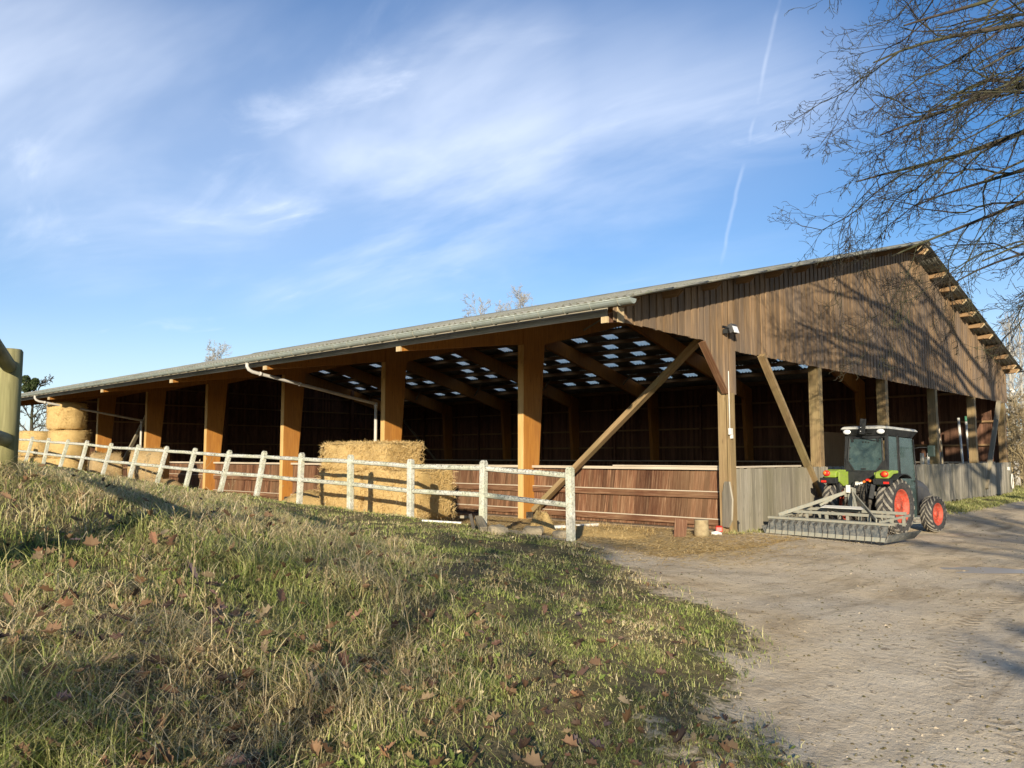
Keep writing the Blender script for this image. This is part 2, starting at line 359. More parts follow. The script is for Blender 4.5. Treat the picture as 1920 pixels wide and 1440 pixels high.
# ------------------------------------------------------------------ mesh helpers
class MB:
    def __init__(s): s.v = []; s.f = []; s.uv = []; s.sm = []
    def quad(s, idx, uv, sm=False): s.f.append(idx); s.uv.extend(uv); s.sm.append(sm)
    def hexa(s, P, dims, ax=None, off=(0,0)):
        """8 corner points, order (x-,y-,z-),(x+..),(x+y+),(x-y+) then top; dims for uv"""
        b = len(s.v); s.v.extend(P)
        if ax is None: ax = max(range(3), key=lambda i: dims[i])
        fs = ((0,3,2,1,0,1),(4,5,6,7,0,1),(0,1,5,4,0,2),(2,3,7,6,0,2),(1,2,6,5,1,2),(3,0,4,7,1,2))
        loc = ((0,0,0),(1,0,0),(1,1,0),(0,1,0),(0,0,1),(1,0,1),(1,1,1),(0,1,1))
        for a,c,d,e,u1,u2 in fs:
            ids = (a,c,d,e)
            if ax == u1: U,V = u1,u2
            elif ax == u2: U,V = u2,u1
            else: U,V = u1,u2
            s.f.append([b+i for i in ids]); s.sm.append(False)
            s.uv.extend([(loc[i][U]*dims[U]+off[0], loc[i][V]*dims[V]+off[1]) for i in ids])
        return s
    def box(s, c, d, M=None, ax=None):
        h = [x/2 for x in d]; P = []
        for z in (-1,1):
            for x,y in ((-1,-1),(1,-1),(1,1),(-1,1)):
                p = Vector((x*h[0], y*h[1], z*h[2]))
                if M is not None: p = M @ p
                P.append((p.x+c[0], p.y+c[1], p.z+c[2]))
        return s.hexa(P, d, ax)
    def span(s, lo, hi, ax=None):
        return s.box([(a+b)/2 for a,b in zip(lo,hi)], [b-a for a,b in zip(lo,hi)], None, ax)
    def beam(s, p0, p1, w, h, up=(0,0,1), roll=0):
        p0 = Vector(p0); p1 = Vector(p1); x = (p1-p0); l = x.length; x.normalize()
        u = Vector(up); y = u.cross(x)
        if y.length < 1e-4: y = Vector((0,1,0)).cross(x)
        y.normalize(); z = x.cross(y)
        if roll: 
            q = Matrix.Rotation(roll, 3, x); y = q@y; z = q@z
        M = Matrix((x,y,z)).transposed()
        return s.box((p0+p1)/2, (l,w,h), M, 0)
    def prism(s, poly, y0, y1, plane='xz'):
        """polygon in a plane extruded along the third axis"""
        n = len(poly); b = len(s.v)
        def P(a,c,t): return (a,t,c) if plane=='xz' else ((t,a,c) if plane=='yz' else (a,c,t))
        for t in (y0,y1):
            for a,c in poly: s.v.append(P(a,c,t))
        s.f.append([b+i for i in range(n)]); s.uv.extend([(c,a) for a,c in poly]); s.sm.append(False)
        s.f.append([b+n+i for i in reversed(range(n))]); s.uv.extend([(c,a) for a,c in reversed(poly)]); s.sm.append(False)
        per = 0
        for i in range(n):
            j = (i+1)%n; d = math.dist(poly[i], poly[j])
            s.f.append([b+i,b+n+i,b+n+j,b+j]); s.sm.append(False)
            s.uv.extend([(per,0),(per,abs(y1-y0)),(per+d,abs(y1-y0)),(per+d,0)]); per += d
        return s
    def tube(s, pts, rad, n=8, cap=True, sm=True):
        pts = [Vector(p) for p in pts]; m = len(pts)
        if isinstance(rad,(int,float)): rad = [rad]*m
        b = len(s.v); ref = None; us = 0
        for i,p in enumerate(pts):
            t = (pts[min(i+1,m-1)] - pts[max(i-1,0)]).normalized()
            if ref is None: ref = Vector((0,0,1)) if abs(t.z) < .9 else Vector((1,0,0))
            x = ref.cross(t)
            if x.length < 1e-3: ref = Vector((0,1,0)); x = ref.cross(t)
            x.normalize(); y = t.cross(x)
            for k in range(n):
                a = 2*math.pi*k/n; q = p + (x*math.cos(a)+y*math.sin(a))*rad[i]; s.v.append((q.x,q.y,q.z))
        for i in range(m-1):
            l = (pts[i+1]-pts[i]).length
            for k in range(n):
                k2 = (k+1)%n
                s.f.append([b+i*n+k,b+i*n+k2,b+(i+1)*n+k2,b+(i+1)*n+k]); s.sm.append(sm)
                w0 = k/n*2*math.pi*rad[i]; w1 = (k+1)/n*2*math.pi*rad[i]
                s.uv.extend([(us,w0),(us,w1),(us+l,w1),(us+l,w0)])
            us += l
        if cap:
            for r0, rev in ((0,True),((m-1)*n,False)):
                ids = [b+r0+k for k in range(n)]
                if rev: ids.reverse()
                s.f.append(ids); s.sm.append(False); s.uv.extend([(0,k*.01) for k in range(n)])
        return s
    def lathe(s, prof, c, axis='y', n=32, sm=True, close=False, a0=0, a1=2*math.pi):
        """prof: (r, t) pairs, t along the axis"""
        b = len(s.v); m = len(prof); full = abs(a1-a0-2*math.pi) < 1e-6; nn_ = n if full else n+1
        for k in range(nn_):
            a = a0 + (a1-a0)*k/n; ca, sa = math.cos(a), math.sin(a)
            for r,t in prof:
                if axis=='y': p = (c[0]+r*ca, c[1]+t, c[2]+r*sa)
                elif axis=='x': p = (c[0]+t, c[1]+r*ca, c[2]+r*sa)
                else: p = (c[0]+r*ca, c[1]+r*sa, c[2]+t)
                s.v.append(p)
        for k in range(n):
            k2 = (k+1)%nn_
            for i in range(m if close else m-1):
                j = (i+1)%m
                s.f.append([b+k*m+i,b+k2*m+i,b+k2*m+j,b+k*m+j]); s.sm.append(sm)
                s.uv.extend([(k/n,i/m),((k+1)/n,i/m),((k+1)/n,j/m),(k/n,j/m)])
        return s
    def build(s, name, mat, parent=None, loc=None, bevel=0, M=None):
        me = bpy.data.meshes.new(name); me.from_pydata(s.v, [], s.f)
        ul = me.uv_layers.new(name='UVMap')
        ul.data.foreach_set('uv', np.array(s.uv, dtype=np.float32).ravel())
        me.polygons.foreach_set('use_smooth', s.sm)
        me.materials.append(MATS[mat]); me.validate(); me.update()
        o = bpy.data.objects.new(name, me); COL.objects.link(o)
        if parent: o.parent = parent
        if loc: o.location = loc
        if bevel:
            bv = o.modifiers.new('bevel','BEVEL'); bv.width = bevel; bv.segments = 2; bv.limit_method = 'ANGLE'
        return o
def tag(o, label=None, cat=None, group=None, kind=None):
    if label: o['label'] = label
    if cat: o['category'] = cat
    if group: o['group'] = group
    if kind: o['kind'] = kind
    return o
def empty(name, loc, rz=0, rx=0, ry=0):
    o = bpy.data.objects.new(name, None); COL.objects.link(o); o.location = loc; o.rotation_euler = (rx, ry, rz); return o
def npmesh(name, V, F, mat, attrs={}, smooth=False, parent=None):
    """V (n,3); F list of arrays (m,k)"""
    me = bpy.data.meshes.new(name)
    nf = sum(len(f) for f in F); nl = sum(f.size for f in F)
    me.vertices.add(len(V)); me.vertices.foreach_set('co', np.asarray(V, np.float32).ravel())
    me.loops.add(nl); me.polygons.add(nf)
    me.loops.foreach_set('vertex_index', np.concatenate([f.ravel() for f in F]).astype(np.int32))
    st = []; o_ = 0
    for f in F:
        st.append(o_ + np.arange(len(f))*f.shape[1]); o_ += f.size
    me.polygons.foreach_set('loop_start', np.concatenate(st).astype(np.int32))
    me.polygons.foreach_set('use_smooth', np.full(nf, smooth))
    me.update(calc_edges=True)
    for k, a in attrs.items():
        at = me.attributes.new(k, 'FLOAT', 'POINT'); at.data.foreach_set('value', np.asarray(a, np.float32))
    me.materials.append(MATS[mat])
    ob = bpy.data.objects.new(name, me); COL.objects.link(ob)
    if parent: ob.parent = parent
    return ob
# cheap value noise for numpy
_T = rng.random((256,256))
def vn(x, y, s, o=0):
    x = np.asarray(x)*s+o*17.3+500; y = np.asarray(y)*s+o*7.7+500
    xi = np.floor(x).astype(int); yi = np.floor(y).astype(int); fx = x-xi; fy = y-yi
    fx = fx*fx*(3-2*fx); fy = fy*fy*(3-2*fy)
    g = lambda a,b: _T[a%256, b%256]
    return (g(xi,yi)*(1-fx)+g(xi+1,yi)*fx)*(1-fy)+(g(xi,yi+1)*(1-fx)+g(xi+1,yi+1)*fx)*fy
def sst(a, b, x):
    t = np.clip((x-a)/(b-a), 0, 1); return t*t*(3-2*t)
# ------------------------------------------------------------------ terrain
FENCE_Z = [(0,.27),(2,.36),(4,.40),(6,.48),(8,.54),(10,.61),(12,.66),(14,.73),(16,.80),(18,.87),(20,.95),(22,1.05),(24,1.12),(26,1.18),(28,1.28),(32,1.4),(38,1.5)]
CP = [(-5.6,y,z-.02) for y,z in FENCE_Z]
CP += [(-3.9,y,z*.42-.02) for y,z in FENCE_Z[2:]] + [(-3.6,0,.05),(-3.6,2,.08),(-4.6,-.6,.12)]
CP += [(-1.5,y,.04) for y in (2,8,14,20,26,32,38)] + [(2,y,0) for y in (2,10,20,30,40)]
CP += [(-13.9,-.3,1.49),(-15.3,-5.55,.58),(-7.9,-4.9,.0),(-10,-6.0,0),(-12,-6.8,.0),(-14,-7.8,0),(-16.4,-8.9,.03),(-5.2,-1.6,.06),(-6.4,-3.2,.03),
       (-20,5,2.05),(-25,0,2.2),(-18,-4,1.25),(-20,-8.6,.4),(-10,0,.62),(-12.2,.4,1.10),(-10.2,5,1.0),(-14,5,1.62),(-14,12,1.7),(-10,12,1.2),(-10,25,1.55),(-12,-3,.72),(-9,-2.2,.36),
       (-14,-5,.55),(-16,-2.5,1.22),(-20,15,2.1),(-20,30,2.1),(-8,-1,.38),(-8,3,.60)]
CP += [(0,0,-.01),(4,0,-.02),(8,0,-.03),(16,0,-.02),(25,0,-.03),(1,-3.2,-.10),(3.7,-2.4,-.16),(6,-2.5,-.24),(9,-3,-.25),(14,-4,-.18),(22,-5,-.1),(5,-7,-.15),(-2,-4,-.05),
       (-6,-9,-.03),(0,-10,-.03),(-12,-12,0),(10,-12,0),(25,-10,0),(32,0,0),(32,20,0),(-20,-14,.1),(12,10,0),(12,30,0)]
CP = np.array(CP)
def tpsk(d2): return np.where(d2 > 1e-12, .5*d2*np.log(np.maximum(d2,1e-12)), 0)
def _fit():
    n = len(CP); K = tpsk(((CP[:,None,:2]-CP[None,:,:2])**2).sum(-1)) + np.eye(n)*.05
    Pm = np.c_[np.ones(n), CP[:,:2]]
    A = np.block([[K,Pm],[Pm.T,np.zeros((3,3))]]); return np.linalg.solve(A, np.r_[CP[:,2],0,0,0])
TW = _fit()
def hgt(x, y, rough=True):
    x = np.asarray(x, float); y = np.asarray(y, float); s = x.shape
    X = x.ravel(); Y = y.ravel(); out = np.zeros(len(X))
    for i in range(0, len(X), 20000):
        a = X[i:i+20000]; b = Y[i:i+20000]
        d2 = (a[:,None]-CP[None,:,0])**2+(b[:,None]-CP[None,:,1])**2
        out[i:i+20000] = tpsk(d2)@TW[:-3]+TW[-3]+TW[-2]*a+TW[-1]*b
    out = np.clip(out, -.35, 2.3)
    far = sst(30, 45, np.hypot(X-2, Y-8)) 
    out = out*(1-far) + far*np.where(X<-8, 1.2, 0)*(1-sst(60,120,np.hypot(X,Y)))
    ins = (X > -.3)&(X < 25.3)&(Y > .3)&(Y < 42.2)
    out = np.where(ins, np.minimum(out, -.02), out)
    if rough:
        g = 1-dirtmask(X, Y)
        out = out + np.where(ins, 0, (vn(X,Y,.9,1)-.5)*.05 + g*((vn(X,Y,1.7,2)-.5)*.10+(vn(X,Y,4.5,3)-.5)*.05) + (vn(X,Y,5,4)-.5)*.018)*(1-far)
        # wheel ruts in the track
        for r0, w_ in ((6.1,.13),(7.6,.13),(4.4,.1)):
            d = np.abs(np.hypot(X+2.5, (Y+15.5)) - r0 - .3*vn(X,Y,.4,6))
            out = out - .035*np.exp(-(d/w_)**2)*(1-g) + .015*np.exp(-((d-.24)/.1)**2)*(1-g)
    pd_ = sst(2.0, 1.2, np.hypot(X+1.5, Y+5.9)); out = out*(1-pd_) + pd_*np.where(pd_>0, -.100+.25*(vn(X,Y,2.2,66)-.5)*.10, 0)
    return out.reshape(s)
EDGE = np.array([(-4.7,40),(-4.7,22),(-4.9,12),(-5.1,6),(-5.1,2.5),(-5.0,.6),(-5.2,-.9),(-6.2,-2.3),(-7.4,-3.9),(-8.2,-4.8),(-9.4,-5.5),(-11,-6.1),(-12.6,-6.9),(-14.4,-7.6),(-17,-8.2),(-24,-9.2),(-60,-12)])
def edged(x, y):
    """signed distance to the verge of the track, + on the dirt side"""
    x = np.asarray(x, float); y = np.asarray(y, float); best = np.full(x.shape, 1e9); sg = np.ones(x.shape)
    for a, b in zip(EDGE[:-1], EDGE[1:]):
        d = b-a; l2 = (d**2).sum(); t = np.clip(((x-a[0])*d[0]+(y-a[1])*d[1])/l2, 0, 1)
        ex = x-a[0]-t*d[0]; ey = y-a[1]-t*d[1]; dd = np.hypot(ex, ey)
        s_ = np.where(d[0]*(y-a[1])-d[1]*(x-a[0]) > 0, 1, -1)
        m_ = dd < best-1e-9; best = np.where(m_, dd, best); sg = np.where(m_, s_, sg)
    return best*sg
def dirtmask(x, y):
    d = edged(x, y) + .20 + .22*sst(-12.5,-8.5,x) + (vn(x,y,.8,8)-.5)*.9 + (vn(x,y,2.5,9)-.5)*.5
    g = sst(-.9, .75, d)
    # grassy strip at the foot of the far part of the barn, and the field beyond
    st = sst(10.5, 13, x)*sst(-1.5-.02*x, -1.0, y)*(1-sst(.2,.5,y))
    st2 = sst(26, 27.5, x)*sst(-2.2, -1.4, y+ (vn(x,y,.5,3)-.5)) 
    st3 = sst(44, 50, x)
    st4 = sst(-17, -22, y)
    lit = sst(-.55,-.35,y)*(x>-.5)*(x<10)*.45*(1-sst(-.1,.1,y))
    g = g*(1-np.clip(st+st2+st3+st4+lit,0,1))
    # muddy bare spots in the lawn
    for cx, cy, r in ((-7.9,-2.3,.8),(-7.2,-1.2,.6),(-8.8,-3.0,.6)):
        g = np.maximum(g, .25*np.exp(-(((x-cx)**2+(y-cy)**2)/(r*r))))
    return g
def mudspot(x, y):
    m_ = np.zeros(np.shape(x))
    for cx, cy, r in ((-8.9,-3.1,.75),(-8.2,-2.3,.7),(-7.4,-1.6,.6),(-7.0,-3.0,.5),(-9.6,-4.0,.5)):
        m_ = np.maximum(m_, np.exp(-(((x-cx)**2+(y-cy)**2)/(r*r))))
    return m_*sst(.25,.55,vn(x,y,3.,91)*.6+vn(x,y,1.1,92)*.5)
def axis(a, b, c, d, fine, grow=1.25):
    xs = list(np.arange(b, c+1e-6, fine)); s = fine
    while xs[-1] < d: s *= grow; xs.append(min(xs[-1]+s, d))
    s = fine; pre = []
    x0 = b
    while x0 > a: s *= grow; x0 = max(x0-s, a); pre.append(x0)
    return np.array(pre[::-1]+xs)
gx = axis(-900, -22, 14, 1200, .16); gy = axis(-900, -12, 14, 1200, .16)
GX, GY = np.meshgrid(gx, gy, indexing='ij'); GZ = hgt(GX, GY)
DM = dirtmask(GX, GY)
STW = np.clip(sst(-5.4,-4.6,GX)*sst(.6,-.2,GX)*sst(-1.8,.6,GY)*1.0 + .55*np.exp(-(((GX+3.6)/2.2)**2+((GY+1.6)/1.2)**2)), 0, 1)*(GX<1)
nx, ny = GX.shape; idx = np.arange(nx*ny).reshape(nx, ny)
Q = np.stack([idx[:-1,:-1], idx[1:,:-1], idx[1:,1:], idx[:-1,1:]], -1).reshape(-1, 4)
V = np.stack([GX.ravel(), GY.ravel(), GZ.ravel()], 1)
fd = DM.ravel()[Q].mean(1) > .5
def sub(faces, name):
    u, inv = np.unique(faces, return_inverse=True)
    return npmesh(name, V[u], [inv.reshape(-1,4)], 'ground_soil', {'dirt': DM.ravel()[u], 'strawy': STW.ravel()[u]}, smooth=True)
tag(sub(Q[~fd], 'ground'), kind='structure'); tag(sub(Q[fd], 'dirt_track'), kind='structure')
tag(MB().span((0.1,.1,-.012),(24.9,41.9,.012)).build('arena_floor','arena_sand'), kind='structure')
# puddle on the track
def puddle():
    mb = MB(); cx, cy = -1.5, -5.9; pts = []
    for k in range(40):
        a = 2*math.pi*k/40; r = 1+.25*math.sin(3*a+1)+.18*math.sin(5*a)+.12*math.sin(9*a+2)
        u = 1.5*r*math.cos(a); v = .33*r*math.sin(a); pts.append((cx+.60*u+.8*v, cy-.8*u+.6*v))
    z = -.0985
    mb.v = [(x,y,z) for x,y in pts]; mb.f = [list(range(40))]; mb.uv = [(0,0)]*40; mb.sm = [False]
    return tag(mb.build('puddle','puddle_pale'), kind='structure')
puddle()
def gz(x, y): return float(hgt(np.array([float(x)]), np.array([float(y)]))[0])

# ------------------------------------------------------------------ the barn
ZE, SL, XR = 4.465, .2505, 12.5
def zroof(x): return ZE + SL*(x+4.4) if x <= XR else ZE + SL*(XR+4.4) - SL*(x-XR)
Y0, Y1 = -.68, 42.7
barn = tag(empty('riding_arena_barn', (0,0,0)), 'long open-sided brown timber riding hall with orange laminated frames and corrugated roof', 'barn')
def B(mb, name, mat, lab=None, bevel=0, parent=barn):
    o = mb.build(name, mat, parent, bevel=bevel)
    if lab: o['label'] = lab
    return o
# roof: corrugated sheets laid in overlapping courses
PER = .177; AMP = .027
def corr(x0, x1, ya, yb, lift=0., nseg=6):
    """one course of corrugated sheet from eave side x0 to x1"""
    n = int(round((yb-ya)/PER*nseg)); ys = np.linspace(ya, yb, n+1); ph = AMP*np.sin(2*np.pi*(ys-Y0)/PER)
    Vt = []
    for (x, dz) in ((x0, lift), (x1, lift-.012)):
        z = zroof(x)+dz
        Vt.append(np.stack([np.full(n+1, x), ys, z+ph], 1))
    top = np.concatenate(Vt); bot = top.copy(); bot[:,2] -= .008
    VV = np.concatenate([top, bot]); m_ = n+1; a = np.arange(n)
    sgn = 1 if x1 > x0 else -1
    q = [np.stack([a, a+m_, a+m_+1, a+1], 1), np.stack([2*m_+a, 2*m_+a+1, 3*m_+a+1, 3*m_+a], 1),
         np.stack([a, a+1, 2*m_+a+1, 2*m_+a], 1), np.stack([m_+a, 3*m_+a, 3*m_+a+1, m_+a+1], 1)]
    q.append(np.array([[0, 2*m_, 3*m_, m_]])); q.append(np.array([[n, m_+n, 3*m_+n, 2*m_+n]]))
    return VV, np.concatenate(q)
def joinm(parts, name, mat, lab=None):
    Vs, Fs, o_ = [], [], 0
    for v, f in parts: Vs.append(v); Fs.append(f+o_); o_ += len(v)
    ob = npmesh(name, np.concatenate(Vs), [np.concatenate(Fs)], mat, smooth=True, parent=barn)
    if lab: ob['label'] = lab
    return ob
crs = 13; xe = np.linspace(-4.42, XR-.02, crs+1)
joinm([corr(xe[i], xe[i+1]+.1, Y0, Y1, .016) for i in range(crs)], 'roof_sheeting', 'fibre_cement', 'mossy grey corrugated roof slope towards the paddock fence')
rows = [15.40+1.22*i for i in range(7)]
sky_cells = []
chain = [(0,1.6),(1,2.5),(2,3.4),(2,1.6),(3,2.5),(4,3.4),(4,1.6),(5,2.4),(6,3.3),(1,4.6),(3,4.4),(4,5.2),(6,1.7),(6,5.1)]
for k in range(0, 7):
    for r_, o_ in chain:
        sky_cells.append((r_, 6*k + o_ + (.85 if k == 2 else (.25 if k < 2 else 0))))
parts = []; skyl = []
xw = [XR+.02, 13.57, 14.79] + [rows[0]-.61+1.22*i for i in range(1, 8)] + [25.45]
SW = .71
for i in range(len(xw)-1):
    a, b_x = xw[i], xw[i+1]
    ri_ = [j for j, rx in enumerate(rows) if a < rx < b_x]
    cuts = []
    if ri_: cuts = sorted(y for r_, y in sky_cells if r_ == ri_[0])
    y = Y0
    for c in cuts:
        ca = Y0 + round((c-SW/2-Y0)/PER)*PER; cb = ca + 4*PER
        if ca > y+.01: parts.append(corr(b_x+.08, a, y, ca, .0))
        skyl.append(corr(b_x-.18, a, ca, cb, .0)); parts.append(corr(b_x+.08, b_x-.18, ca, cb, .0)); y = cb
    parts.append(corr(b_x+.08, a, y, Y1, .0))
joinm(parts, 'roof_sheeting', 'fibre_cement', 'far roof slope with rows of translucent sheets')
for v, f in skyl: joinm([(v, f)], 'skylight', 'translucent_sheet')
rc = MB()
for i in range(22):
    ya = Y0-.04+i*1.98; yb = min(ya+2.02, Y1+.03)
    if ya < yb: rc.prism([(XR-.32, zroof(XR-.32)+.045),(XR, zroof(XR)+.085),(XR+.32, zroof(XR+.32)+.045),(XR+.32, zroof(XR+.32)+.03),(XR, zroof(XR)+.07),(XR-.32, zroof(XR-.32)+.03)], ya, yb-.03)
B(rc, 'ridge_cap', 'fibre_cement')
# purlins, their sawn ends stick out past the gable
pur_x = [-4.0,-2.5,-1.0,.5,2.0,3.5,5.0,6.5,8.0,9.5,11.0] + [12.15, 12.85] + [r+.61-1.22 for r in rows] + [rows[-1]+.61, 24.65, 25.2]
pur_x = sorted(set(round(x,2) for x in pur_x))
for x in pur_x:
    t = zroof(x)-.045; s_ = SL if x < XR else -SL
    mb = MB(); ya = Y0+(.10 if x > XR or x > 12 else .20); yb = Y1-.1; w2 = .045; d_ = .17 if x > 12 else .13
    P = []
    for zz_ in (-d_, 0):
        for xx, yy in ((-w2,ya if zz_==0 else ya+.16),(w2,ya if zz_==0 else ya+.16),(w2,yb),(-w2,yb)):
            P.append((x+xx - s_*zz_, yy, t+zz_ + s_*xx))
    mb.hexa(P, (.09, yb-ya, d_), 1)
    B(mb, 'purlin', 'purlin_wood')
# plates on the sawn purlin noses; past the ridge paler wood imitates sunlight
for x in pur_x:
    t = zroof(x)-.045; s_ = SL if x < XR else -SL
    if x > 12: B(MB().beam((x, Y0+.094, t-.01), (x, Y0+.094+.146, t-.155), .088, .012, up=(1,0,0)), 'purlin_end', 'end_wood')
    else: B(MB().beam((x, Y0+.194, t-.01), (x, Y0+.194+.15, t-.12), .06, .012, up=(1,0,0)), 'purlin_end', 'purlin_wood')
# laminated frames
def frame(k, parent):
    y0 = 6*k; y1 = y0+.2
    if k == 0: y0, y1 = .03, .22
    if k == 7: y0, y1 = 41.7, 41.88
    def tp(x): return zroof(x)-.26
    f = empty('portal_frame', (0,0,0)); f.parent = parent; gm = 'post_wood' if k == 0 else 'glulam'
    col = [(0,-.15),(.5,-.15),(.86,4.72),(.86,tp(.86)-.02),(0,tp(0)-.02)]
    col2 = [(25,-.15),(25,tp(25)-.02),(24.14,tp(24.14)-.02),(24.14,4.62),(24.5,-.15)]
    arm = [(-.0,4.68),(-.0,tp(0)-.01),(-4.20,tp(-4.2)),(-4.20,4.09)]
    raf = [(.86,4.74),(XR,zroof(XR)-.95),(24.14,4.72),(24.14,tp(24.14)),(XR,tp(XR)),(.86,tp(.86))]
    if k == 0: col = [(.02,-.15),(.22,-.15),(.22,tp(.22)-.02),(.02,tp(.02)-.02)]; col2 = [(24.9,-.15),(24.9,tp(24.9)-.02),(24.7,tp(24.7)-.02),(24.7,-.15)]
    MB().prism(col, y0, y1).build('column', gm, f)
    MB().prism(col2, y0, y1).build('column', gm, f)
    MB().prism(arm, y0+.02, y1-.02).build('eaves_arm', gm if k else 'dark_interior', f)
    MB().prism([(-4.245,4.085),(-4.245,4.20),(-4.203,4.20),(-4.203,4.085)], y0+.02, y1-.02).build('arm_end', 'end_wood', f)
    MB().prism(raf, y0+.02, y1-.02).build('rafter', 'glulam' if k else 'dark_interior', f)
    # paler strip over the outer face of the column
    if k: MB().span((-.024,y0+.004,-.1),(-.004,y1-.004,4.66)).build('outer_face', 'glulam_pale', f)
    for x0_, x1_, z0_, z1_ in ((1.6,.62,5.0,3.9),(23.4,24.36,5.0,3.9)):
        pass
    if k: MB().beam((2.6,y0+.1,5.3),(3.5,y0-1.1,zroof(3.5)-.25),.04,.05).build('fly_brace', 'grey_beam', f)
    if k: MB().beam((21.5,y0+.1,5.6),(21.0,y0-1.1,zroof(21)-.25),.05,.05).build('fly_brace', 'grey_beam', f)
    if k > 0:
        MB().span((.08,y0-.03,.0),(.34,y0-.002,.16)).build('base_shoe', 'greasy_iron', f)
    return f
for k in range(8): frame(k, barn)
# eaves board beneath the gutter, gutter, brackets, downpipes
B(MB().span((-4.242,Y0+.75,4.205),(-4.206,Y1-.2,4.455)), 'eaves_board', 'weathered_board')
g = MB()
gp = []
for i in range(9):
    a = math.pi + math.pi*i/8; gp.append((-4.51+.098*math.cos(a), 4.40+.098*math.sin(a)))
gi = [(-4.51+.092*math.cos(math.pi+math.pi*i/8), 4.40+.092*math.sin(math.pi+math.pi*i/8)) for i in range(8,-1,-1)]
NS = 22
g.prism(gp+gi, Y0-.02, Y1)
g.tube([(-4.61,Y0-.02,4.405),(-4.61,Y1,4.405)], .011, 6)
g.prism([(-4.51+.096*math.cos(math.pi+math.pi*i/8), 4.40+.096*math.sin(math.pi+math.pi*i/8)) for i in range(9)], Y0-.026, Y0-.021)
B(g, 'gutter', 'zinc')
br = MB(); y = Y0+.25
while y < Y1:
    pts = [(-4.51+.106*math.cos(math.pi+math.pi*i/6), y, 4.40+.106*math.sin(math.pi+math.pi*i/6)) for i in range(7)]
    br.tube(pts, .007, 4); y += .62
o = B(br, 'gutter_bracket', 'galvanised'); o['kind'] = 'stuff'
for (yt, yb) in ((12.35, 12.12), (30.0, 30.1)):
    pass
def pipe(ytop, ycol):
    m = MB(); z0 = 4.30
    m.tube([(-4.50,ytop,z0),(-4.50,ytop,z0-.10),(-4.46,ytop-.03,z0-.19),(-4.36,ytop-.06,z0-.25),(-.12,ycol,3.32)], .05, 10)
    m.tube([(-.12,ycol,3.36),(-.12,ycol,.05)], .05, 10)
    for t in (.05,.35): 
        p = Vector((-4.36,ytop-.06,z0-.25)).lerp(Vector((-.12,ycol,3.32)), t); q = Vector((-4.36,ytop-.06,z0-.25)).lerp(Vector((-.12,ycol,3.32)), t+.018)
        m.tube([p,q], .06, 10)
    m.tube([(-.12,ycol,3.20),(-.12,ycol,3.32)], .06, 10)
    B(m, 'downpipe', 'grey_pvc')
pipe(12.6, 12.33); pipe(31.0, 30.33)
# gutter on the far eave
g = MB(); g.prism([(25.52+.08*math.cos(math.pi+math.pi*i/8), zroof(25.5)-.02+.08*math.sin(math.pi+math.pi*i/8)) for i in range(9)]+[(25.52+.074*math.cos(math.pi+math.pi*i/8), zroof(25.5)-.02+.074*math.sin(math.pi+math.pi*i/8)) for i in range(8,-1,-1)], Y0-.02, Y1)
B(g, 'gutter', 'anthracite', 'dark gutter along the far eave')
# gable cladding, wide boards with overlapping narrow ones
def zb(x):
    if x < -.95: return 4.13 + (4.08-4.13)*(x+4.1)/3.15
    if x < .0: return 4.08-(x+.95)/.95*1.08
    if x < .30: return 3.0
    return 3.98
gc = MB(); x = -4.16; i = 0
while x < 25.2:
    wv = .145 if i % 2 else .115
    xa, xb = x, min(x+wv+.028, 25.24)
    yy = -.052 if i % 2 else -.030
    xm = (xa+xb)/2; dz = random.uniform(-.012,.012)
    za, zc_ = zb(xa+.03)+dz, zb(xb-.03)+dz
    if xa < .3 <= xb: zc_ = za
    ta, tb = zroof(xa)-.05, zroof(xb)-.05
    if ta-za > .03:
        P = [(xa,yy,za),(xb,yy,zc_),(xb,yy+.02,zc_),(xa,yy+.02,za),(xa,yy,ta),(xb,yy,tb),(xb,yy+.02,tb),(xa,yy+.02,ta)]
        gc.hexa(P, (xb-xa,.02,max(ta-za,.5)), 2, (random.random()*5,0))
    x += wv; i += 1
B(gc, 'gable_cladding', 'cladding_wood')
# trim boards along the cut-out by the corner post, and dark girts behind
t = MB(); t.beam((-1.0,-.0,4.06),(-.03,-.0,3.02),.16,.035); B(t, 'opening_trim', 'rusty' if False else 'kick_board', 'reddish trim board on the slanted edge')
t = MB()
for z_ in (4.06, 5.2, 6.4, 7.5):
    xl = max(.25, (z_+.5-ZE)/SL-4.4); xr = min(24.9, 2*XR-xl)
    t.span((xl,.0-.006,z_),(xr,.028,z_+.16))
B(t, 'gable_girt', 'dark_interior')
B(MB().span((-4.1,-.075,4.10),(-3.9,-.054,4.38)), 'corner_block', 'end_wood', 'pale sawn block at the end of the eaves')
# gable posts
for i in range(6):
    x = 5*i
    if i == 0:
        B(MB().span((.0,-.075,-.1),(.24,-.002,3.03)), 'gable_post', 'post_wood', 'corner post of the hall, with a switch box halfway up', .006)
    else:
        xx = x if i < 5 else 24.75
        B(MB().span((xx-.12,-.03+.0,-.05),(xx+.13,.24,4.2)), 'gable_post', 'post_wood', None, .006)
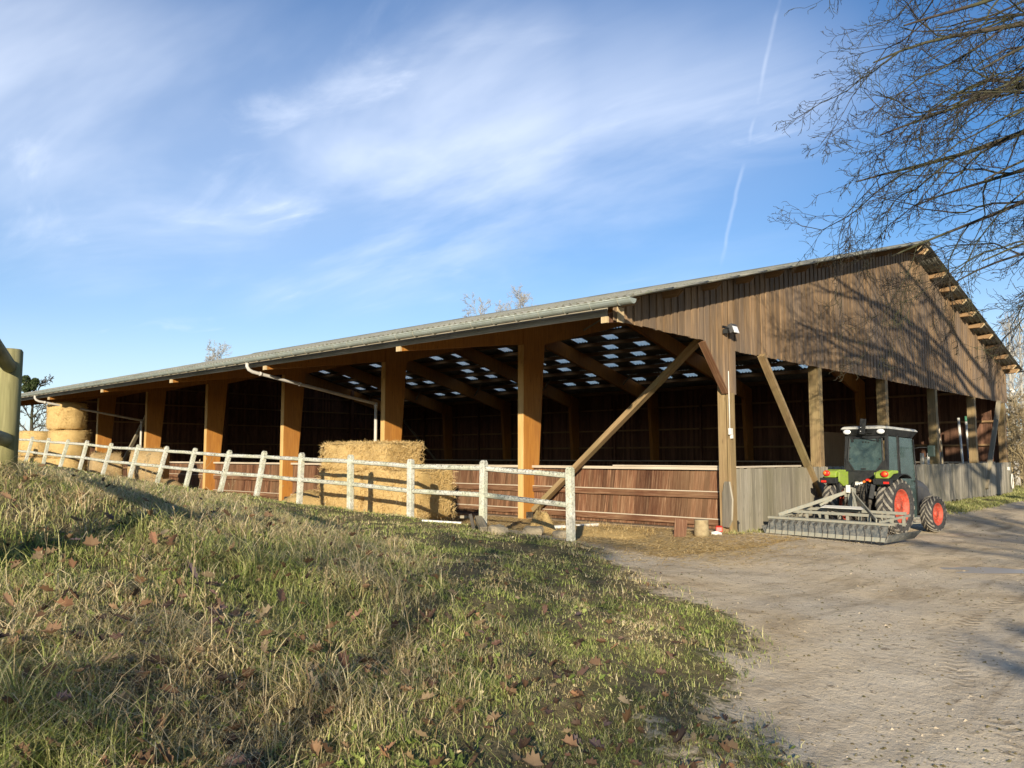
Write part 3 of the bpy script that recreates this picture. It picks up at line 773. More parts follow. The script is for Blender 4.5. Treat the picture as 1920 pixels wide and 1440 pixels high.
# braces
B(MB().beam((1.52,-.10,3.99),(4.62,-.10,.62),.09,.17,up=(0,1,0)), 'brace', 'post_wood', 'greenish brace crossing the first gable opening')
B(MB().beam((23.55,-.10,3.99),(20.75,-.10,.35),.09,.17,up=(0,1,0)), 'brace', 'grey_beam', 'grey brace in the farthest gable opening')
B(MB().beam((.10,5.72,.22),(.10,-.0+.26,4.62),.12,.20,up=(1,0,0)), 'brace', 'post_wood', 'long diagonal brace from the first column to the gable')
B(MB().beam((24.8,36.3,.3),(24.8,41.7,4.6),.1,.16,up=(1,0,0)), 'brace', 'grey_beam', 'brace inside the far corner')
B(MB().beam((.3,30.4,3.9),(.3,34.6,.3),.1,.16,up=(1,0,0)), 'brace', 'grey_beam', 'brace behind the straw bales')
B(MB().beam((-.05,36.4,.5),(-.05,41.5,4.4),.1,.14,up=(1,0,0)), 'brace', 'purlin_wood')
# low plank wall below the gable opening
lw = MB(); x = .26; i = 0
while x < 25.2:
    wv = random.uniform(.13,.19); yy = -.062+random.uniform(-.006,.006)
    z0_ = -.06 + random.uniform(-.03,.05); z1_ = 1.37+random.uniform(-.012,.012)
    if 16 < x: z0_ = .04+random.uniform(-.04,.05)
    b0 = (x+wv/2+random.uniform(-.003,.003), yy, (z0_+z1_)/2)
    lw.box(b0, (wv-.008,.022,z1_-z0_), Matrix.Rotation(random.uniform(-.006,.006),3,'Y'), 2); x += wv
B(lw, 'low_plank_wall', 'weathered_board')
t = MB(); t.span((.25,-.05,.25),(25,-.0-.036,.36)); t.span((.25,-.05,1.15),(25,-.036,1.26)); B(t, 'wall_rail', 'weathered_board')
B(MB().span((.27,-.085,1.385),(3.55,.05,1.425)), 'coping_board', 'dusty_cap', 'pale loose board lying on the plank wall')
# kick wall around the riding track (leaning inwards)
def kick(ax, a0, a1, pos, side, lab):
    """ax 'y': wall along Y at X=pos, outer face looks to side*X"""
    w_ = MB(); y_ = a0
    while y_ < a1:
        wv = random.uniform(.10,.17); ye = min(y_+wv, a1)
        off = random.uniform(0,.012); lean = .16
        for (z0_, z1_) in ((.02,1.33),):
            o0 = pos+side*off; o1 = pos+side*off+(-side)*0+ side*0
            P = [(o0,y_+lean*.0,z0_),(o0+.025,y_,z0_),(o0+.025,ye-.006,z0_),(o0,ye-.006,z0_),
                 (o1,y_-lean,z1_),(o1+.025,y_-lean,z1_),(o1+.025,ye-.006-lean,z1_),(o1,ye-.006-lean,z1_)]
            if ax == 'x': P = [(p[1],p[0],p[2]) for p in P]
            w_.hexa(P, (.025, wv, z1_-z0_), 2, (random.random()*9,0))
        y_ += wv
    k_ = B(w_, 'kick_wall', 'kick_board', lab)
    r = MB(); c = MB()
    for z_, hh in ((.10,.13),(.70,.14)):
        lo = [pos+(-.075 if side<0 else .03), a0, z_]; hi = [pos+(-.03 if side<0 else .075)+.0, a1, z_+hh]
        if side < 0: hi[0] = pos-.014
        if ax == 'x': lo = [lo[1],lo[0],lo[2]]; hi = [hi[1],hi[0],hi[2]]
        r.span(lo, hi)
        lo2 = list(lo); hi2 = list(hi); lo2[2] = hi[2]+.001; hi2[2] = hi[2]+.022
        c.span(lo2, hi2)
    q = B(r, 'wall_rail', 'kick_board')
    q = B(c, 'dust_ledge', 'dusty_cap')
    lo = [pos-.10, a0, 1.335]; hi = [pos+.16, a1, 1.40]
    if ax == 'x': lo = [lo[1],lo[0],lo[2]]; hi = [hi[1],hi[0],hi[2]]
    B(MB().span(lo, hi), 'wall_cap', 'dusty_cap')
kick('y', .25, 30.0, .42, -1, 'red-brown boarded kick wall with dusty ledges')
kick('y', .3, 41.5, 24.0, -1, None)
B(MB().span((.30,.24,1.402),(.56,3.3,1.432)), 'coping_board', 'dusty_cap', 'loose grey board on the kick wall')
# far walls
def wallboards(ax, a0, a1, pos, ztopf, z0_=.02):
    w_ = MB(); a = a0; ii = 0
    while a < a1:
        ii += 1; wv = random.uniform(.12,.16); e = min(a+wv+.012, a1); zt = ztopf((a+e)/2); yo = (0,.022)[ii%2]
        if ax == 'y': P = [(pos+yo,a,z0_),(pos+yo+.02,a,z0_),(pos+yo+.02,e,z0_),(pos+yo,e,z0_)]
        else: P = [(a,pos+yo,z0_),(e,pos+yo,z0_),(e,pos+yo+.02,z0_),(a,pos+yo+.02,z0_)]
        P += [(p[0],p[1],zt) for p in P]
        w_.hexa(P, (.02,wv,zt-z0_), 2, (random.random()*9,0)); a += wv
    return w_
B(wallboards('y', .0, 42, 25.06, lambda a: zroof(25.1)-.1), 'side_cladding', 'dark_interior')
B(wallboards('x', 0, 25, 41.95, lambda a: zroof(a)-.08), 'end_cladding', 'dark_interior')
gt = MB()
for z_ in (.9, 2.1, 3.15, 4.45): gt.span((24.93,.3,z_),(25.05,41.6,z_+.09))
B(gt, 'girt', 'dark_interior' if False else 'purlin_wood')
gt = MB()
for z_ in (.9, 2.4, 3.65, 4.78, 5.76, 6.8):
    xl = max(.1, (z_+.3-ZE)/SL-4.4); gt.span((xl,41.83,z_),(25-xl if z_>5 else 24.9,41.94,z_+.08))
B(gt, 'girt', 'purlin_wood', 'girts across the far end wall')
for i in range(1,5):
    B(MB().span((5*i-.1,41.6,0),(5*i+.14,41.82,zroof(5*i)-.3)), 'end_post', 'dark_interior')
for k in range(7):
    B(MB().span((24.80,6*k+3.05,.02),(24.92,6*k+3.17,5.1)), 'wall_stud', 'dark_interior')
# flood lamp on the gable and fittings on the corner post
fl = empty('floodlight', (-.02,-.2,4.42)); fl.parent = barn
MB().box((0,-.02,0),(.26,.10,.20), Matrix.Rotation(R(-20),3,'X')).build('lamp_housing','anthracite',fl,bevel=.01)
MB().box((.0,-.078,-.022),(.22,.012,.155), Matrix.Rotation(R(-20),3,'X')).build('lamp_glass','white_lamp',fl)
t = MB(); t.tube([(-.15,0,0),(-.15,.08,.05),(-.15,.15,.05)],.01,5); t.tube([(.15,0,0),(.15,.08,.05),(.15,.15,.05)],.01,5); t.box((-.16,.08,-.06),(.07,.1,.10)); t.box((0,.145,.05),(.34,.012,.05))
t.build('lamp_bracket','black_plastic',fl)
sb = MB(); sb.box((-.02,-.10,2.18),(.11,.06,.14)); sb.box((.02,-.10,2.07),(.07,.05,.09))
B(sb, 'switch_box', 'white_paint', None, .008)
B(MB().tube([(-.03,-.085,2.1),(-.03,-.085,3.5)],.012,6), 'cable_duct', 'white_paint')
lt = MB(); lt.box((.235,-.085,.12),(.03,.02,.26)); lt.box((.235,-.10,.2),(.05,.02,.04)); B(lt, 'latch', 'black_plastic')
hb = MB(); hb.tube([(24.9+.35*math.cos(a)*.4,-.16,.55+.32*math.sin(a)) for a in [i*math.pi/8 for i in range(17)]],.02,6); hb.box((24.6,-.11,1.1),(.2,.06,.14))
B(hb, 'hose_hook', 'white_paint')
sb = MB(); sb.span((24.95,-.30,4.55),(25.35,-.24,4.60)); sb.box((25.3,-.3,4.5),(.12,.12,.1)); B(sb, 'outdoor_lamp', 'white_paint')
# pale wooden panel leaning beside the corner post
t = MB(); t.prism([(.0,.02),(-.02,.75),(-.12,1.0),(-.30,1.0),(-.40,.62),(-.36,.18),(-.22,.02)], -.02, .02)
o = t.build('jump_wing','weathered_board'); o.location = (.0,.14,.1); o.rotation_euler = (0,0,R(60)); tag(o, 'pale shaped board leaning on the kick wall beside the corner post', 'board')
# ------------------------------------------------------------------ pale concrete fence on the bank
fence = tag(empty('concrete_fence', (-5.6,0,.3)), 'pale lichen-covered two-rail fence between the bank and the hall, many posts leaning', 'fence')
FY = [-.16,1.91,3.96,5.99,8.01,10.03,11.94,13.98,15.89,17.91,20.16,22.29,24.3,26.08,28.29,30.4,32.4]
FZ = [.28,.385,.40,.49,.54,.62,.66,.74,.81,.88,.95,1.06,1.13,1.18,1.29,1.36,1.42]
tops = []; bots = []
for i, (y, z) in enumerate(zip(FY, FZ)):
    ln = [0,.01,.0,-.02,.05,.26,.30,.33,.34,.33,.34,.30,.34,.22,.30,.3,.3][i]
    b0 = Vector((-5.6, y, z-.25)); tp_ = Vector((-5.6+ln, y+random.uniform(-.02,.02), z+1.19-.5*ln*ln))
    tops.append(tp_); bots.append(b0)
    m = MB(); d = (tp_-b0).normalized(); X_ = Vector((1,0,0)); X_ = (X_-d*X_.dot(d)).normalized(); Y_ = d.cross(X_)
    M_ = Matrix((X_, Y_, d)).transposed(); l = (tp_-b0).length
    m.box((b0+tp_)/2-d*.02, (.108,.12,l-.04), M_, 2)
    c_ = tp_-d*.02
    P = [c_+X_*(a*.054)+Y_*(b*.06)-d*.02 for a,b in ((-1,-1),(1,-1),(1,1),(-1,1))] + [c_+X_*(a*.035)+Y_*(b*.04)+d*.02 for a,b in ((-1,-1),(1,-1),(1,1),(-1,1))]
    m.hexa([tuple(p) for p in P], (.12,.135,.04))
    o = m.build('post','lichen_concrete', fence, bevel=.009); o.matrix_parent_inverse = Matrix.Translation((5.6,0,-.3))
for i in range(len(tops)-1):
    for fr in (.125, .53):
        a = tops[i].lerp(bots[i], fr*1.2/1.44); b = tops[i+1].lerp(bots[i+1], fr*1.2/1.44)
        d = (b-a).normalized(); m = MB()
        pts = [a+d*.02, a.lerp(b,.33)+Vector((0,0,random.uniform(-.008,.008))), a.lerp(b,.66)+Vector((0,0,random.uniform(-.008,.008))), b-d*.02]
        m.tube(pts, .047, 8, sm=False)
        o = m.build('rail','lichen_concrete', fence); o.matrix_parent_inverse = Matrix.Translation((5.6,0,-.3))
# ------------------------------------------------------------------ round-timber fence at the left edge
wf = tag(empty('timber_fence', (-13.89,-.30,1.45)), 'green-stained round timber post and rails at the left edge, close to the viewer', 'fence')
def wfp(pts, r, name, n=20):
    m = MB(); P = [(p[0]+13.89,p[1]+.30,p[2]-1.45) for p in pts]; m.tube(P, r, n); return m.build(name,'green_post',wf)
pd = Vector((-.327,-.945,0)); p0_ = Vector((-13.92,-.27,0))
for i in range(2):
    c_ = p0_ + pd*3.1*i; z_ = 1.30 if i == 0 else gz(c_.x,c_.y)-.1
    zt = 2.635 if i == 0 else 2.66
    wfp([(c_.x,c_.y,z_),(c_.x,c_.y,2.0),(c_.x,c_.y,zt-.02),(c_.x,c_.y,zt)], [.104,.104,.104,.092], 'post', 28)
off = pd*.05
for z_, e in ((2.47,.03),(1.80,.01)):
    a = p0_ + off; b = p0_ + off + pd*3.2
    wfp([(a.x,a.y,z_),(b.x,b.y,z_+e)], .062, 'rail')
# ------------------------------------------------------------------ straw bales
def fuzz(n, faces, length, seed, mat='straw_bits', name='loose_straw', parent=None, lay=.35):
    """short stalks standing off rectangular faces: faces = (origin, u, v, normal)"""
    g_ = np.random.default_rng(seed); areas = np.array([np.linalg.norm(np.cross(u,v)) for o,u,v,n_ in faces]); pick = g_.choice(len(faces), n, p=areas/areas.sum())
    O = np.array([f[0] for f in faces])[pick]; U = np.array([f[1] for f in faces])[pick]; Vv = np.array([f[2] for f in faces])[pick]; Nn = np.array([f[3] for f in faces])[pick]
    base = O + U*g_.random((n,1)) + Vv*g_.random((n,1))
    d = g_.normal(size=(n,3)); d -= Nn*(d*Nn).sum(1,keepdims=True); d /= np.linalg.norm(d,axis=1,keepdims=True)
    d = d + Nn*(g_.random((n,1))**2*1.3*lay/.35+.12); d /= np.linalg.norm(d,axis=1,keepdims=True)
    L_ = length*(.4+g_.random((n,1))*1.1); s_ = np.cross(d, g_.normal(size=(n,3))); s_ /= np.linalg.norm(s_,axis=1,keepdims=True); s_ *= .004
    b = base - d*.02; V_ = np.stack([b-s_, b+s_, base+d*L_*.6+s_*.9+np.array([0,0,-.004]), base+d*L_*.6-s_*.9+np.array([0,0,-.004]), base+d*L_-np.array([0,0,.012])],1).reshape(-1,3)
    i = np.arange(n)*5
    F = [np.stack([i,i+1,i+2,i+3],1), np.stack([i+3,i+2,i+4],1)]
    return npmesh(name, V_, F, mat, {'dry': np.repeat(g_.random(n),5)}, parent=parent)
def bale(loc, dims, rz, label, seed, nf=2600):
    t = tag(empty('straw_bale', loc, rz), label, 'straw bale', 'big rectangular straw bales by the fence')
    lx, ly, lz = dims; m = MB(); n = 14; g_ = np.random.default_rng(seed)
    def pt(x, y, z):
        r = .10; q = [x*lx/2, y*ly/2, z*lz/2]; e = (lx/2,ly/2,lz/2)
        c = [max(-e[i]+r, min(e[i]-r, q[i])) for i in range(3)]; d = [q[i]-c[i] for i in range(3)]; l = math.sqrt(sum(a*a for a in d))
        if l > 1e-6: q = [c[i]+d[i]/l*r for i in range(3)]
        X_, Y_, Z_ = (q[i]*3+seed for i in range(3))
        k = float(vn(X_+Z_*1.3, Y_-Z_*.7, 1.1, seed)-.5)*.10 + float(vn(X_*1.5-Z_, Y_+Z_*2, 4, seed)-.5)*.05
        nr = Vector((x**5, y**5, z**5)); nr.normalize()
        return (q[0]+nr.x*k, q[1]+nr.y*k, q[2]+nr.z*k+lz/2)
    for ax_ in range(3):
        for s_ in (-1,1):
            b0 = len(m.v)
            for i in range(n+1):
                for j in range(n+1):
                    a, b = -1+2*i/n, -1+2*j/n; p = [0,0,0]; p[ax_] = s_; p[(ax_+1)%3] = a; p[(ax_+2)%3] = b
                    m.v.append(pt(*p))
            for i in range(n):
                for j in range(n):
                    q = [b0+i*(n+1)+j, b0+(i+1)*(n+1)+j, b0+(i+1)*(n+1)+j+1, b0+i*(n+1)+j+1]
                    if s_ < 0: q.reverse()
                    m.f.append(q); m.uv.extend([(0,0)]*4); m.sm.append(True)
    m.build('bale_body','straw',t)
    x, y, z = lx/2, ly/2, lz
    F = [((-x,-y,0),(0,2*y,0),(0,0,z),(-1,0,0)),((-x,-y,0),(2*x,0,0),(0,0,z),(0,-1,0)),((-x,-y,z),(2*x,0,0),(0,2*y,0),(0,0,1)),((x,-y,0),(0,2*y,0),(0,0,z),(1,0,0)),((-x,y,0),(2*x,0,0),(0,0,z),(0,1,0))]
    F = [tuple(np.array(a,float) for a in f) for f in F]
    fz = fuzz(nf, F, .10, seed, parent=t); fz['kind'] = 'stuff'
    return t
zb_ = .17
bale((-3.82,6.22,zb_+.05),(1.15,2.0,1.12), R(1), 'lower straw bale on the right, jutting out past the bale on top', 3, 5200)
bale((-3.86,8.10,zb_+.02),(1.15,1.85,1.10), R(-1.5), 'lower straw bale on the left, its open end towards the leaning fence posts', 4, 4200)
bale((-3.80,7.66,zb_+1.13),(1.15,2.62,.66), R(.8), 'upper straw bale lying across the two lower bales in front of the second orange column', 5, 6800)
def rbale(loc, r, h, label, seed, lying=None, mat='straw', group='round straw bales at the far end of the hall'):
    t = tag(empty('round_straw_bale', loc), label, 'straw bale', group)
    m = MB(); prof = [(0,0),(r*.5,0),(r*.9,.0),(r,.08),(r*1.01,h*.3),(r*1.0,h*.6),(r*1.01,h*.85),(r*.97,h-.05),(r*.85,h),(r*.4,h),(0,h)]
    m.lathe(prof, (0,0,0), 'z', 36)
    for i in range(len(m.v)):
        x,y,z = m.v[i]; a = math.atan2(y,x); k = 1+(float(vn(a*3+seed, z*4, 1.3, seed))-.5)*.09; m.v[i] = (x*k,y*k,z+(float(vn(x*3,y*3,1,seed))-.5)*.06)
    o = m.build('bale_body',mat,t)
    g_ = np.random.default_rng(seed); n = 2600; a = g_.random(n)*2*np.pi; z = g_.random(n)*h
    N_ = np.stack([np.cos(a),np.sin(a),np.zeros(n)],1); base = N_*r+np.array([0,0,1])*z[:,None]
    d = g_.normal(size=(n,3))*.6+N_*.5; d /= np.linalg.norm(d,axis=1,keepdims=True); s_ = np.cross(d,N_)*.006; L_ = .06+.12*g_.random((n,1))
    V_ = np.stack([base-s_,base+s_,base+d*L_],1).reshape(-1,3); i = np.arange(n)*3
    f = npmesh('loose_straw', V_, [np.stack([i,i+1,i+2],1)], 'straw_bits', {'dry':np.repeat(g_.random(n),3)}, parent=t); f['kind'] = 'stuff'
    if lying is not None: t.rotation_euler = lying
    return t
bx, by = -3.0, 31.3
rbale((bx,by,.25), .83, 1.30, 'round bale at the bottom of the tall stack under the eaves', 21)
rbale((bx+.05,by-.05,1.56), .84, 1.25, 'round bale in the middle of the tall stack, half in sunlight', 22)
rbale((bx-.03,by+.1,2.83), .80, 1.22, 'topmost round bale of the tall stack, right under the eaves', 23)
rbale((-3.3,34.3,.4), .83, 1.2, 'bottom round bale behind the tall stack', 24)
rbale((-3.3,34.4,1.62), .8, 1.2, 'upper round bale behind the tall stack, beside the timber post', 25)
rbale((-2.6,25.0,1.15), .80, 1.3, 'opened round bale lying on its side in front of the last orange column', 26, (R(90),0,R(55)), 'straw_old')
rbale((-3.4,27.3,1.15), .62, 1.15, 'smaller round bale lying between the opened bale and the tall stack', 27, (R(90),0,R(80)), 'straw_old')
# loose straw heaps
def heap(c, rx, ry, h, label, seed, mat='straw', n=2200):
    t = tag(empty('straw_heap', (c[0],c[1],gz(c[0],c[1])-.02)), label, 'straw heap')
    m = MB(); na, nr = 28, 9; m.v.append((0,0,h))
    for j in range(1,nr+1):
        for i in range(na):
            a = 2*math.pi*i/na; r = j/nr; k = 1+.35*(float(vn(math.cos(a)*2,math.sin(a)*2,1.2,seed))-.5)
            z = h*max(0,(1-r*r))**1.2*(1+.6*(float(vn(r*3*math.cos(a),r*3*math.sin(a),1.6,seed+3))-.5)) - (.06 if j==nr else 0)
            m.v.append((rx*r*k*math.cos(a), ry*r*k*math.sin(a), z))
    for i in range(na): m.f.append([0,1+i,1+(i+1)%na]); m.uv.extend([(0,0)]*3); m.sm.append(True)
    for j in range(nr-1):
        for i in range(na):
            a = 1+j*na+i; b = 1+j*na+(i+1)%na; m.f.append([a,a+na,b+na,b]); m.uv.extend([(0,0)]*4); m.sm.append(True)
    m.build('heap_body',mat,t)
    g_ = np.random.default_rng(seed); r = np.sqrt(g_.random(n))*1.15; a = g_.random(n)*2*np.pi
    base = np.stack([rx*r*np.cos(a), ry*r*np.sin(a), h*np.maximum(0,1-r*r)**1.2+.01],1); d = g_.normal(size=(n,3)); d[:,2] = np.abs(d[:,2])*.4; d /= np.linalg.norm(d,axis=1,keepdims=True)
    s_ = np.cross(d,[0,0,1.]); s_ *= .005/np.maximum(.1,np.linalg.norm(s_,axis=1,keepdims=True)); L_ = .05+.12*g_.random((n,1))
    V_ = np.stack([base-s_,base+s_,base+d*L_],1).reshape(-1,3); i = np.arange(n)*3
    f = npmesh('loose_straw', V_, [np.stack([i,i+1,i+2],1)], 'straw_bits', {'dry':np.repeat(g_.random(n),3)}, parent=t); f['kind'] = 'stuff'
heap((-3.9,10.1),1.0,1.3,.50,'low heap of loose straw against the left end of the rectangular bales',31)
heap((-2.6,1.7),1.5,1.0,.16,'thin spread of loose straw beside the long diagonal brace',32)
heap((-3.9,2.0),.34,.3,.42,'small clump of straw at the foot of the front column',33,n=900)
heap((-2.4,22.9),1.3,1.6,.62,'straw heap behind the leaning posts near the downpipe',34,'straw_old')
# loose straw scattered under the eaves
def scatter(n, seed, regf, name, label=None, wd=.004, ln=.12):
    g_ = np.random.default_rng(seed); x, y = regf(g_, n); z = hgt(x, y)+.008
    a = g_.random(n)*2*np.pi; L_ = ln*(.4+g_.random(n)); wds = wd*(1+.3*g_.random(n))
    dx, dy = np.cos(a)*L_, np.sin(a)*L_; sx, sy = -np.sin(a)*wds, np.cos(a)*wds; t = g_.random(n)*.03
    V_ = np.stack([np.stack([x-sx,y-sy,z],1),np.stack([x+sx,y+sy,z+.003],1),np.stack([x+dx+sx,y+dy+sy,z+t],1),np.stack([x+dx-sx,y+dy-sy,z+t],1)],1).reshape(-1,3)
    i = np.arange(n)*4
    o = npmesh(name, V_, [np.stack([i,i+1,i+2,i+3],1)], 'straw_bits', {'dry':np.repeat(g_.random(n),4)}); o['kind'] = 'stuff'; return o
def reg1(g_, n):
    x = g_.uniform(-5.2,.3,n); y = -1.6 + 16*g_.random(n)**1.6; return x, y
scatter(14000, 41, reg1, 'straw_litter')
def reg2(g_, n): return g_.normal(-3.4,1.5,n), g_.normal(-1.2,.8,n)
scatter(2600, 42, reg2, 'straw_litter')
# ------------------------------------------------------------------ odds and ends on the ground
def thing1(m, name, mat, label, cat, loc=(0,0,0), rot=(0,0,0), bevel=0):
    o = m.build(name, mat, None, bevel=bevel); o.location = loc; o.rotation_euler = rot; return tag(o, label, cat)
def rock(name, loc, s, label, cat, seed, mat='stone'):
    m = MB(); g_ = random.Random(seed); n = 14
    prof_pts = []
    for i in range(9):
        ph = math.pi*i/8
        for k in range(n):
            th = 2*math.pi*k/n; r = 1+.45*(float(vn(math.cos(th)*math.sin(ph)*2+seed, math.sin(th)*math.sin(ph)*2+math.cos(ph)*2,1.1,seed))-.5)
            c = [math.sin(ph)*math.cos(th), math.sin(ph)*math.sin(th), math.cos(ph)]
            c = [math.copysign(abs(v)**.75, v) for v in c]
            m.v.append((c[0]*s[0]*r, c[1]*s[1]*r, c[2]*s[2]*r+s[2]*.45))
    for i in range(8):
        for k in range(n):
            m.f.append([i*n+k,(i+1)*n+k,(i+1)*n+(k+1)%n,i*n+(k+1)%n]); m.uv.extend([(0,0)]*4); m.sm.append(False)
    o = m.build(name, mat); o.location = (loc[0],loc[1],gz(*loc)); o.rotation_euler = (0,0,seed); return tag(o, label, cat)
rock('stone',(-6.1,1.05),(.21,.16,.11),'sandy stone in the grass beside the fallen rail','stone',1)
rock('stone',(-5.25,1.0),(.19,.14,.11),'sandy stone nearest to the straw clump','stone',2)
rock('stone',(-5.0,.55),(.17,.14,.09),'sandy stone closest to the last fence post','stone',3)
rock('rubble_pile',(-.55,.0),(.12,.09,.05),'whitish rubble at the foot of the corner post','rubble',5,'white_paint')
thing1(MB().box((0,0,0),(1.85,.13,.06),None,0),'white_beam','white_paint','white painted beam lying behind the last fence post','beam',(-2.1,2.88,gz(-2.1,2.88)+.05),(0,0,R(-15)),.006)
thing1(MB().box((0,0,0),(.75,.07,.03),None,0),'white_board','white_paint','short white board lying in the grass under the fence','board',(-6.25,2.3,gz(-6.25,2.3)+.05),(0,R(2),R(-62)),.005)
t_ = tag(empty('broken_trestle',(-5.9,1.75,gz(-5.9,1.75)),R(45)),'broken grey wooden trestle tipped over beside the fence','trestle')
MB().beam((-.55,-.12,.04),(.30,-.02,.17),.13,.09).build('beam','grey_beam',t_,bevel=.006)
MB().beam((-.62,.25,.26),(.05,.18,.20),.07,.05).build('rail','grey_beam',t_,bevel=.004)
MB().beam((-.20,.05,.0),(-.20,.12,.28),.07,.06).build('leg','greasy_iron',t_,bevel=.004)
# stumps beside the corner post
t_ = tag(empty('log_stump',(-1.12,.02,gz(-1.12,.02)-.02)),'upright cut log standing left of the corner post','log')
m = MB(); m.lathe([(0,0),(.15,0),(.155,.1),(.14,.3),(.145,.36)],(0,0,0),'z',20); m.build('bark','stalk',t_)
MB().lathe([(.14,0),(.135,.012),(0,.012)],(0,0,.355),'z',20).build('cut_face','grey_beam',t_)
thing1(MB().prism([(-.15,0),(.10,0),(.15,.34),(-.10,.38)],-.02,.02),'wood_offcut','kick_board','reddish plank offcut leaning beside the upright log','offcut',(-1.5,.28,gz(-1.5,.28)),(R(-12),0,R(-50)))
thing1(MB().prism([(-.09,0),(.09,0),(.11,.09),(.04,.13),(-.08,.11)],-.07,.07),'red_can','red_plastic','red plastic can tucked behind the corner post','can',(-.22,.12,gz(-.22,.12)+.03),(0,0,R(30)),.015)
# ------------------------------------------------------------------ jump equipment seen through the far gable openings
def pole(x, y, z0_, dx, ln, cols, label, r=.05):
    t = tag(empty('jump_pole',(x,y,z0_)), label,'pole','jump poles stored upright in the far corner')
    n = len(cols); d = Vector((dx,.05,1)).normalized()
    for i,(a,b,c) in enumerate(cols):
        MB().tube([d*ln*a, d*ln*b], r, 12).build('band', c, t)
pole(22.15,1.0,.02,.02,3.25,[(0,1,'white_paint')],'plain white jump pole leaning left of the striped pole')
pole(22.75,.9,.02,.06,3.35,[(0,.34,'white_paint'),(.34,.42,'blue_paint'),(.42,.46,'white_paint'),(.46,.56,'blue_paint'),(.56,.93,'white_paint'),(.93,1,'green_paint')],'white jump pole with blue bands and a green tip')
pole(26.0-2.2,2.2,.02,-.06,3.9,[(0,1,'dusty_cap')],'slim pale pole standing right of the farthest brace',.04)
pole(21.0,1.5,.02,.1,2.3,[(0,1,'grey_beam')],'short weathered pole leaning on the fourth gable post',.035)
pole(21.4,1.6,.02,-.04,1.8,[(0,1,'white_paint')],'shortest pole beside the fourth gable post',.035)
for i,(x,h_,wd_,mt,lb_) in enumerate(((17.6,1.74,.16,'cream_block','first pale jump stand from the left behind the plank wall'),(18.9,1.75,.17,'white_paint','second jump stand behind the plank wall, bright white'),
        (20.05,1.86,.2,'white_paint','tallest white jump stand behind the plank wall'),(19.5,1.58,.26,'cream_block','low cream jump stand between the white ones'),(21.9,1.60,.2,'cream_block','low cream jump stand right of the poles'))):
    t = tag(empty('jump_stand',(x,1.3+.15*i,.02),R(20*i)),lb_,'jump stand','jump stands behind the plank wall')
    m = MB(); m.span((-wd_/2,-.05,.05),(wd_/2,.05,h_)); m.build('upright',mt,t,bevel=.008)
    MB().span((-.25,-.06,0),(.25,.06,.06)).build('foot','grey_beam',t)
# plywood screen in the corner that the sun reaches
thing1(MB().span((-1.9,-.02,0),(1.9,.02,2.7),2),'plywood_sheet','purlin_wood','tall brown board screen in the sunlit far corner','board',(20.6,6.0,.02),(0,0,R(4)))
m = MB()
for i in range(22):
    a = i*.7; m.tube([(19.0+.06*math.sin(a),5.9,2.45-i*.07),(19.0+.06*math.sin(a+.7),5.9,2.38-i*.07)],.02,5)
thing1(m,'lead_rope','black_plastic','dark rope hanging on the tall board screen','rope')
